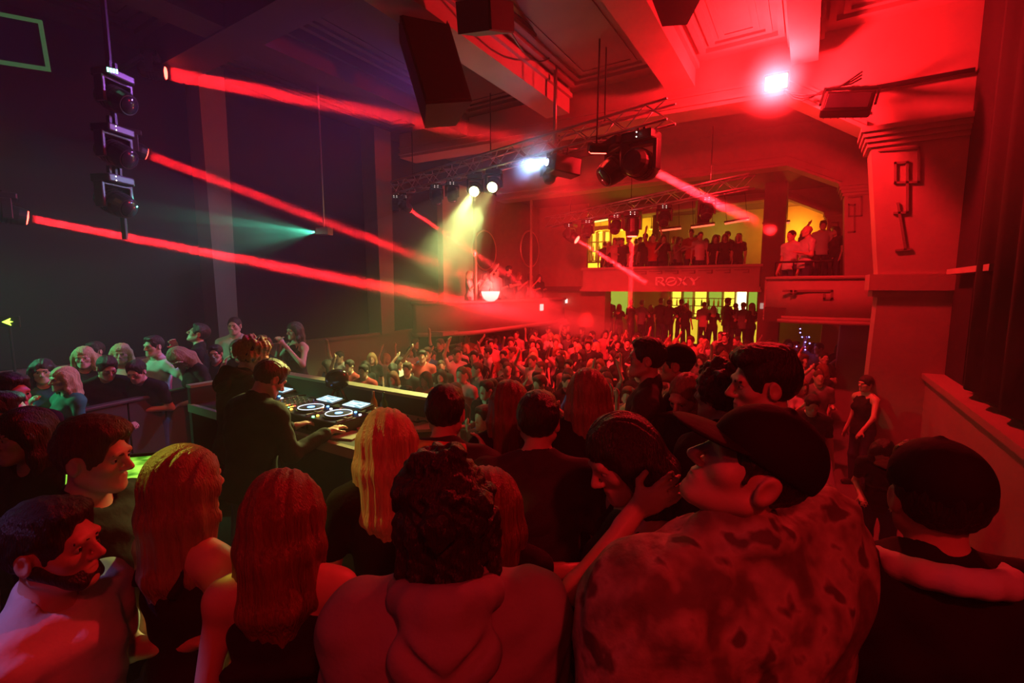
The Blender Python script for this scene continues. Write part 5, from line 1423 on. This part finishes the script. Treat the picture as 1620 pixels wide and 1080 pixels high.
# ================================================================== the people on the platform
def camo_mat():
    m = bpy.data.materials.new('camouflage_cloth'); m.use_nodes = True; N = m.node_tree.nodes; L = m.node_tree.links; b = N['Principled BSDF']; b.inputs['Roughness'].default_value = .7
    tc = N.new('ShaderNodeTexCoord'); nz = N.new('ShaderNodeTexNoise'); nz.inputs['Scale'].default_value = 13; nz.inputs['Detail'].default_value = 2.5; nz.inputs['Distortion'].default_value = .15
    L.new(tc.outputs['Object'], nz.inputs['Vector'])
    cr = N.new('ShaderNodeValToRGB'); e = cr.color_ramp.elements
    e[0].position = 0; e[0].color = (.05, .045, .03, 1); e[1].position = .42; e[1].color = (.17, .15, .10, 1)
    for p, c in ((.50, (.30, .27, .19, 1)), (.60, (.42, .38, .29, 1)), (.66, (.12, .10, .07, 1))):
        x = e.new(p); x.color = c
    L.new(nz.outputs['Fac'], cr.inputs['Fac']); L.new(cr.outputs['Color'], b.inputs['Base Color'])
    n2 = N.new('ShaderNodeTexNoise'); n2.inputs['Scale'].default_value = 18; n2.inputs['Detail'].default_value = 4; bp = N.new('ShaderNodeBump'); bp.inputs['Strength'].default_value = .5; bp.inputs['Distance'].default_value = .02
    L.new(tc.outputs['Object'], n2.inputs['Vector']); L.new(n2.outputs['Fac'], bp.inputs['Height']); L.new(bp.outputs[0], b.inputs['Normal'])
    return m
CAMO = camo_mat()
R1 = .0095
hero(84, 866, 1.2, -82, 'bearded man in a pale t-shirt turned towards the booth, violet light on his shoulder', R1, mats={'top': C_WHITE}, eyes=True, brows=True, beard=True, hair='short', head=(0, 2, 0), arm_r='down', arm_l='fwd', wrinkle=.006, broad=1.05)
hero(150, 724, 1.58, -84, 'young man with swept brown fringe and black t-shirt before the green monitor', R1, mats={'hair': H_BROWN}, eyes=True, brows=True, hair='quiff', head=(0, -4, 0))
hero(38, 690, 2.1, 168, 'smiling woman with long dark hair and a black jacket', R1, mats={'skin': SKIN}, female=True, eyes=True, brows=True, hair='long', top='jacket', sleeve=1.95, head=(-8, 0, 4))
hero(294, 768, 1.48, -22, 'woman with straight light brown hair and a black strappy top', R1, mats={'hair': H_LBROWN}, female=True, hair='long', top='strap', head=(-4, 0, 0))
hero(448, 815, 1.32, 8, 'woman with wavy auburn hair and a backless black halter top', R1, mats={'hair': H_AUB}, female=True, hair='longwavy', top='halter', head=(-8, -4, 0))
hero(612, 700, 1.78, 6, 'woman with long straight blonde hair and a black t-shirt beside the booth', R1, mats={'hair': H_BLOND}, female=True, hair='long', hairlen=1.05, arm_r='fwd', arm_l='down')
hero(705, 812, 1.10, 6, 'man with thick messy dark hair and a grey hoodie', .009, mats={'top': cloth('hoodie_grey', (.30, .28, .29)), 'hair': H_DARK}, hair='messy', top='hoodie', sleeve=1.95, ease=.020, wrinkle=.005, head=(4, -12, 0), arm_r='fwd', arm_l='fwd', broad=1.08, seed=3)
hero(772, 800, 1.50, 4, 'woman with long reddish hair close behind the grey hoodie', R1, mats={'hair': H_AUB}, female=True, hair='long', arm_l='fwd', arm_r='fwd')
hero(705, 655, 2.12, -12, 'man in a dark hoodie with a red hood standing past the corner of the booth', R1, mats={'top': C_DGREY, 'hood': C_RED}, hair='short', top='hoodie', sleeve=1.95, ease=.024, wrinkle=.007, head=(6, -8, 0), arm_l='fwd', arm_r='drink')
hero(852, 668, 1.95, -4, 'broad man in a charcoal t-shirt with short dark hair', R1, mats={'top': C_DGREY}, hair='short', broad=1.16, ease=.016, head=(-6, -4, 0))
hero(806, 640, 2.45, 0, 'woman with long auburn hair before the crowd, black top', R1, mats={'hair': H_AUB}, female=True, hair='long', head=(6, 0, 0))
hero(930, 622, 2.45, -6, 'woman with long fair hair and a black long-sleeved top', R1, mats={'hair': H_LBROWN}, female=True, hair='long', hairlen=1.12, sleeve=1.95, top='sweater')
P6 = hero(1022, 568, 2.95, 72, 'man with dark hair and a wristwatch holding his hand before his chest', R1, mats={'top': C_DGREY}, eyes=True, brows=True, hair='short', head=(6, 4, 0), arm_l=((.06, .14, -.27), (.02, .24, -.02), (-1, 0, 0)), hand_l={'curl': .7}, fine_l=True, beard=False)
hero(1070, 578, 3.15, 62, 'man in a dark cap behind the man with the wristwatch', R1, cap=True, hair='buzz', eyes=True)
hero(1086, 628, 2.52, 116, 'man with cropped hair looking down, hand lifted before him', R1, mats={'hair': H_LBROWN}, eyes=True, brows=True, hair='buzz', head=(8, -22, 0), arm_r=((.06, .16, -.24), (.02, .34, .02), (0, -.2, -1)), hand_r={'curl': .8}, fine_r=True)
hero(1138, 624, 2.10, 34, 'man with round dark hair and a black hoodie seen from behind', R1, mats={'hair': H_DARK}, hair='curly', top='hoodie', sleeve=1.95, ease=.02)
P9 = hero(1207, 610, 1.70, 74, 'tall man with thick dark hair and a black jacket with a pale shoulder stripe', R1, mats={'hair': H_DARK}, eyes=True, brows=True, hair='quiff', top='jacket', sleeve=1.95, ease=.022, head=(8, -2, 0), arm_l='fwd')
hero(1184, 744, 1.0, 24, 'man in a black cap and camouflage jacket looking up', .0085, mats={'top': CAMO, 'hair': H_DARK}, brows=False, hair='buzz', cap=True, top='jacket', sleeve=1.95, tilt=-6, ease=.046, wrinkle=.008, broad=1.16, head=(58, 34, 0), arm_l='hips', arm_r='fwd', seed=5)
hero(986, 726, 1.42, 96, 'woman with dark hair resting her raised hand against her head', .009, mats={'hair': H_DARK}, female=True, eyes=True, hair='bob', top='strap', head=(8, -24, 8), arm_l=((.07, .26, -.02), (-.03, .075, .125), (-.6, -.6, .2)), hand_l={'curl': .5, 'd': (-.25, -.75, .55)}, fine_l=True, arm_r='fwd')
P11 = hero(1478, 790, 1.10, -16, 'man with black cap and dark jacket over a pale hood beside the wall', R1, mats={'hair': H_DARK, 'top': C_BLACK}, hair='short', cap=True, capdir=1, top='jacket', sleeve=1.95, ease=.03, arm_l='drink', fine_l=True, wrinkle=.006)
# pale stripe on the tall man's jacket, pale hood of the man beside the wall
def stripe(P, pts, w, m, name):
    mb = MB(); 
    V = [Vector(P['T'](p)) for p in pts]
    mb.tube(V, w, 8); o = mb.build(name, m, P['root'], True); return o
stripe(P9, [(-.09, -.10, 1.50), (-.14, -.125, 1.43), (-.19, -.135, 1.33), (-.21, -.12, 1.22)], .030, C_WHITE, 'shoulder_stripe')
wv = P6['wrl'] - P6['ell']; wv = Vector(wv / np.linalg.norm(wv)); wc = Vector(P6['wrl']) - wv * .03; wu = wv.orthogonal().normalized(); ww = wv.cross(wu)
wb_ = MB().tube([wc + (wu * math.cos(t * math.pi / 8) + ww * math.sin(t * math.pi / 8)) * .033 for t in range(17)], .009, 6).build('wristwatch', BLKPLASTIC, P6['root'], True)
MB().lathe([(.001, 0), (.020, 0), (.020, .012), (.001, .012)], 14, Matrix.Translation(wc + wu * .032) @ wu.to_track_quat('Z', 'Y').to_matrix().to_4x4()).build('watch_face', BLKMETAL, wb_)
hf = Field()
for i in range(9):
    a0, a1 = math.pi * (i / 9) * 1.3 - .47, math.pi * ((i + 1) / 9) * 1.3 - .47
    f0 = lambda a: (math.cos(a) * .112, -.03 - math.sin(a) * .105, 1.49 + .03 * math.sin(a))
    hf.cap(P11['T'](f0(a0)), P11['T'](f0(a1)), .027, .027, .02)
V, F = hf.mesh(.01); obj_from('hood', np_mesh('hood', [(V, F, C_WHITE)]), P11['root'])
# ------------------------------------------------------------------ the two disc jockeys
DJ1 = hero(427, 600, 3.10, -30, 'disc jockey in a black sweatshirt with both hands on the mixer', R1, mats={'hair': H_BROWN}, hair='short', top='sweater', sleeve=1.9, ease=.02, lean=10, head=(-6, -24, 0), arm_l=((.05, .10, -.25), (-.06, .38, -.15), (0, 0, -1)), arm_r=((.07, .10, -.25), (.04, .40, -.14), (0, 0, -1)), hand_l={'curl': .5}, hand_r={'curl': .5}, fine_l=True, fine_r=True)
DJ2 = hero(401, 564, 3.58, -40, 'second disc jockey with gilded hair and headphones', R1, mats={'hair': hair_mat('hair_gilded', (.42, .30, .10))}, hair='curly', eyes=True, top='hoodie', sleeve=1.95, ease=.02, lean=8, head=(-34, -16, 0), arm_l='table', arm_r='table')
hr = DJ2['root']
MB().tube([Vector(hp_(DJ2, (.098 * math.cos(t * math.pi / 12), -.01, .03 + .125 * math.sin(t * math.pi / 12)))) for t in range(13)], .010, 6).build('headphone_band', BLKPLASTIC, hr, True)
for t in (-1, 1): MB().lathe([(.001, -.02), (.036, -.02), (.04, 0), (.032, .02), (.001, .02)], 14, Matrix.Translation(hp_(DJ2, (t * .095, -.005, 0))) @ Matrix(DJ2['HR'].tolist()).to_4x4() @ Matrix.Rotation(math.pi / 2, 4, 'Y')).build('headphone_cup', BLKPLASTIC, hr, True)
# ------------------------------------------------------------------ people leaning on the barrier and beside it
RR = .0115
rail_people = [
    (18, 622, 2.9, -120, 'man with dark cropped hair at the platform edge near the smiling woman', dict(hair='short', head=(20, -5, 0), floor=0)),
    (68, 588, 4.7, -140, 'woman in a teal top lit green beyond the barrier end', dict(female=True, hair='long', arm_r='drink', mats={'top': C_TEAL})),
    (133, 566, 5.35, -150, 'fair-haired woman in black lit green beside the barrier', dict(female=True, hair='long', mats={'hair': H_BLOND})),
    (150, 556, 6.1, 175, 'man in a charcoal top standing behind the fair-haired women at the barrier', dict(hair='short', mats={'top': C_DGREY})),
    (170, 582, 5.0, -125, 'man in a black t-shirt leaning forward with bare forearms on the barrier', dict(hair='short', lean=24, arm_l='lean', arm_r='lean', mats={'body': SKIN2})),
    (192, 560, 5.7, -150, 'woman with shining blonde hair and a pale shirt behind the barrier', dict(female=True, hair='long', mats={'hair': H_BLOND, 'top': C_WHITE})),
    (216, 588, 5.15, -170, 'person in black whose bare arms rest crossed on the barrier', dict(hair='short', lean=20, arm_l='cross', arm_r='lean')),
    (243, 548, 5.75, 168, 'man in a pale t-shirt resting his arm along the barrier', dict(hair='short', arm_l='wide', arm_r='lean', mats={'top': C_WHITE})),
    (284, 566, 5.5, 150, 'woman with long fair hair bowing over the barrier', dict(female=True, hair='long', lean=22, arm_l='lean', head=(0, -30, 0), mats={'hair': H_LBROWN})),
    (314, 528, 6.2, 120, 'person in black, head tipped back, hand at the mouth beside the pier', dict(hair='short', arm_r='mouth', head=(0, 24, 0))),
    (341, 560, 6.35, -165, 'man in a black t-shirt with crossed hands at the barrier end', dict(hair='short', arm_l='cross', arm_r='cross')),
    (371, 516, 7.0, -170, 'man in a pale shirt standing tall below the narrow pier', dict(hair='buzz', mats={'top': C_WHITE})),
    (377, 552, 6.2, 165, 'woman with brown hair holding her face near the disc jockeys', dict(female=True, hair='bob', arm_r='mouth', mats={'hair': H_BROWN})),
    (414, 548, 6.6, 170, 'man with reddish hair behind the gilded disc jockey', dict(hair='curly', mats={'hair': H_AUB})),
    (466, 524, 6.9, 150, 'woman in a black dress raising both hands to her mouth above the booth', dict(female=True, hair='bob', arm_l='mouth', arm_r='mouth', top='strap')),
    (8, 655, 2.6, -60, 'person in a green top close beside the smiling woman', dict(floor=0, hair='short', mats={'top': C_TEAL})),
    (100, 600, 4.6, 160, 'woman with bobbed fair hair and a teal top before the barrier end', dict(female=True, hair='bob', arm_l='cross', mats={'top': C_TEAL, 'hair': H_BLOND})),
]
for px, py, d, fc, lab, kw in rail_people:
    kw = dict(kw); m = kw.pop('mats', {}); fl = kw.pop('floor', -.24)
    hero(px, py, d, fc, lab, RR, floor=fl, mats=m, eyes=abs(fc) > 100, brows=abs(fc) > 100, **kw)
# ------------------------------------------------------------------ two men on the rounded balcony, people in the side passage
BM = [(1252, 373, 'man in a pale shirt on the rounded balcony, nearer the gallery', dict(hair='buzz', mats={'top': C_WHITE}), 110), (1277, 366, 'shaven-headed man in a pale shirt on the rounded balcony beside the pilaster', dict(hair='none', arm_l='fwd', mats={'top': C_WHITE}), 85)]
for px, py, lab, kw, fc in BM:
    kw = dict(kw); m = kw.pop('mats', {}); dd = 10.75 if px < 1260 else 10.45
    hero(px, py, dd, fc, lab, .016, floor=BFLOOR, mats=m, **kw)
passage = [
    (1370, 607, 7.3, 100, 'woman in a tank top stretching her arm down in the side passage', dict(female=True, hair='bun', top='strap', arm_l=((.12, .16, -.22), (.14, .36, -.40), (0, 0, -1)))),
    (1303, 566, 10.0, 175, 'man in a black t-shirt with folded arms in the side passage', dict(hair='short', arm_l='cross', arm_r='cross')),
    (1330, 550, 11.6, 150, 'woman with long dark hair beside the man with folded arms', dict(female=True, hair='long', arm_r='drink')),
    (1408, 596, 7.9, 120, 'person at the pilaster foot raising an arm high', dict(hair='short', arm_r='up')),
    (1398, 712, 4.7, 140, 'dark-haired woman bending forward at the passage edge', dict(female=True, hair='bob', lean=30, arm_l='fwd', arm_r='fwd', H=1.72)),
    (1262, 580, 8.9, -140, 'man in a pale top raising his arm before the fairy lights', dict(hair='short', arm_r='up', mats={'top': C_WHITE})),
    (1285, 640, 6.1, 160, 'man in a dark shirt looking down behind the tall man with the stripe', dict(hair='short', head=(0, -20, 0))),
    (1247, 545, 12.0, 170, 'woman in a black top near the fairy lights', dict(female=True, hair='long')),
]
for px, py, d, fc, lab, kw in passage:
    kw = dict(kw); m = kw.pop('mats', {})
    hero(px, py, d, fc, lab, .016, floor=-1.0, mats=m, **kw)

# ================================================================== the crowd on the dance floor, galleries and at the bars
TOPC = mat('crowd_top', (1, 1, 1), .85, var=.15, scale=6, objcol=True, spec=.25)
VAR = {}
def variant(key, o, hairm, skin=SKIN):
    if key not in VAR:
        P = person_fields(dict(o, H=1.75, noshoes=True, wrinkle=0), .021, False)
        ms = {'body': skin, 'top': TOPC, 'trousers': C_NAVY, 'hair': hairm}
        VAR[key] = [({'top': 't_shirt'}.get(k, k), np_mesh('crowd_' + k, [(V, F, ms[k])])) for k, (V, F) in P['out'].items() if len(F)]
    return VAR[key]
POSES = {'standing': ('down', 'down'), 'with folded arms': ('cross', 'cross'), 'with a bent arm': ('drink', 'down'), 'reaching forward': ('phone', 'fwd'), 'with one arm up': ('up', 'down'), 'with arms raised': ('up', 'up'), 'dancing': ('upbent', 'fwd'), 'clapping': ('fwd', 'fwd')}
HAIRS = {'dark-haired man': (False, 'short', H_DARK), 'brown-haired man': (False, 'quiff', H_BROWN), 'dark-haired woman': (True, 'long', H_DARK), 'blonde woman': (True, 'long', H_BLOND), 'crop-haired man': (False, 'buzz', H_BROWN), 'auburn-haired woman': (True, 'bob', H_AUB)}
TOPS = {'black': (.012, .012, .013), 'white': (.62, .6, .6), 'grey': (.18, .17, .17), 'red': (.45, .05, .05), 'pink': (.55, .28, .30), 'blue': (.06, .10, .40)}
CR = random.Random(11)
def crowd_person(x, y, z, yaw, zone, grp, pose=None, hair=None, top=None, H=None):
    pose = pose or CR.choices(list(POSES), (30, 9, 15, 8, 5, 2, 9, 10))[0]
    hair = hair or CR.choices(list(HAIRS), (30, 16, 22, 12, 10, 10))[0]
    top = top or CR.choices(list(TOPS), (40, 16, 18, 8, 12, 6))[0]
    fem, hk, hm = HAIRS[hair]; ar, al = POSES[pose]
    parts = variant((pose, hair), dict(female=fem, hair=hk, arm_r=ar, arm_l=al, stance=CR.choice((0, .5)), sleeve=.62), hm)
    r = empty('person', (x, y, z), yaw)
    H = H or (CR.uniform(1.58, 1.74) if fem else CR.uniform(1.68, 1.88)); s = H / 1.75; r.scale = (s, s, s)
    for nm, me in parts:
        o = obj_from(nm, me, r)
        if nm == 't_shirt': o.color = (*TOPS[top], 1)
    tag(r, '%s in %s top %s %s' % (hair, top, pose, zone), 'person', '%s: %s top, %s, %s' % (grp, top, hair, pose))
    return r
TAKEN = [(o.location.x, o.location.y) for o in bpy.data.objects if o.name.startswith('person') and o.parent is None and o.location.z < -.5]
def free(x, y, r=.5): return all((x - a) ** 2 + (y - b) ** 2 > r * r for a, b in TAKEN)
sp_ = .70
ny = 0; y = 4.1
while y < 15.4:
    x = -8.5 + (.35 if ny % 2 else 0)
    while x < .55:
        xx, yy = x + CR.uniform(-.13, .13), y + CR.uniform(-.13, .13)
        x += sp_
        if yy < 5.7 and xx < -4.9: continue              # the platform wing
        if xx > -.35 and yy < 8.7: continue              # free passage on the right
        if yy < 5.2 and xx > -2.4 and CR.random() < .3: continue
        if not free(xx, yy): continue
        yaw = math.atan2(-(-3.6 - xx), (1.5 - yy)) + CR.gauss(0, .55)
        zone = 'on the dance floor'
        band = 'near the booth' if yy < 6.5 else 'in mid-crowd' if yy < 11 else 'in far crowd'
        side = '' if yy < 6.5 else ' by the left wall' if xx < -6.3 else ' by the pilasters' if xx > -2 else ''
        crowd_person(xx, yy, -1.0, yaw, band + side, 'crowd ' + band + side)
        TAKEN.append((xx, yy))
    y += sp_ * .86; ny += 1
# gallery people behind the lettered parapet
for i in range(40):
    row = i % 2; t = (i // 2) / 19.0
    x = gx0 + .55 + (1.0 - gx0 - .9) * t + CR.uniform(-.08, .08); yy = GY + .55 + row * .75 + CR.uniform(-.1, .1)
    if gx1 - .45 < x < gx1 + .95: continue
    if x < pY(1000, 400, GY).x and row == 0 and CR.random() < .5: continue
    crowd_person(x, yy, 2.2, math.pi + CR.gauss(.3, .7), 'on the lettered gallery, %s row' % ('first' if row == 0 else 'second'), 'gallery %d' % row, top=CR.choices(list(TOPS), (55, 10, 20, 5, 8, 2))[0])
for k, px in enumerate((957, 969, 984, 992, 1006)):
    p = pY(px, 400, 18.6); crowd_person(p.x, 18.6 + .2 * (k % 2), 2.2, CR.uniform(-.4, .4), 'at the glowing upper bar', 'upper bar', top='black', pose='standing')
# people at the lower bar, backs to the hall
for k, px in enumerate((966, 982, 998, 1018, 1030, 1046, 1060, 1076, 1086, 1114, 1130, 1150, 1163, 1176, 1190)):
    p = pY(px, 500, 18.2); wt = (px == 1114)
    crowd_person(p.x, 18.1 + CR.uniform(-.2, .25), -.1, CR.gauss(0, .5), 'before the lit lower bar', 'lower bar', top='pink' if wt else CR.choice(('black', 'black', 'grey')), pose=CR.choice(('standing', 'with folded arms', 'with a bent arm')))
# people on the low gallery
for k in range(7):
    crowd_person(-8.3 + CR.uniform(-.1, .1), 10.9 + k * .72 + CR.uniform(-.15, .15), 1.0, -math.pi / 2 + CR.gauss(0, .5), 'on the low gallery', 'low gallery')
# lit phones held in the crowd
def phone(px, py, d, label):
    r = empty('phone', pix(px, py, d), rot=(math.radians(80), 0, YAW + .4)); MB().chamfer((0, 0, 0), (.075, .15, .009), .003).build('case', BLKPLASTIC, r)
    MB().box((-.034, -.07, .0045), (.034, .07, .006)).build('screen', emis('phone_glow', (.7, .75, 1), 1.6), r); tag(r, label, 'phone')

ROOM_HAZE = 0.012
# ------------------------------------------------------------------ thin haze filling the hall
hz = MB().box((XL + .08, -3.15, -.98), (1.48, 15.9, 5.98)).build('room_haze', volume('room_haze_volume', ROOM_HAZE))
tag(hz, 'thin smoky haze filling the hall above the crowd', 'haze', kind='stuff')
# denser smoke drifting over the dance floor before the low gallery
def smoke(c, r, dens, label, nscale=1.2):
    bm = bmesh.new(); bmesh.ops.create_icosphere(bm, subdivisions=3, radius=1.0)
    me = bpy.data.meshes.new('smoke'); bm.to_mesh(me); bm.free()
    o = bpy.data.objects.new('smoke', me); COL.objects.link(o); o.location = c; o.scale = r
    me.materials.append(volume('smoke_volume', dens, noise=.9, nscale=nscale, radial=1.0)); tag(o, label, 'haze', kind='stuff')

smoke(pix(790, 487, 12.6), (2.6, 2.4, .75), .30, 'red-lit smoke drifting over the crowd before the low gallery')
smoke(pix(905, 515, 14.0), (2.2, 1.8, .65), .2, 'thin red-lit smoke over the far crowd')
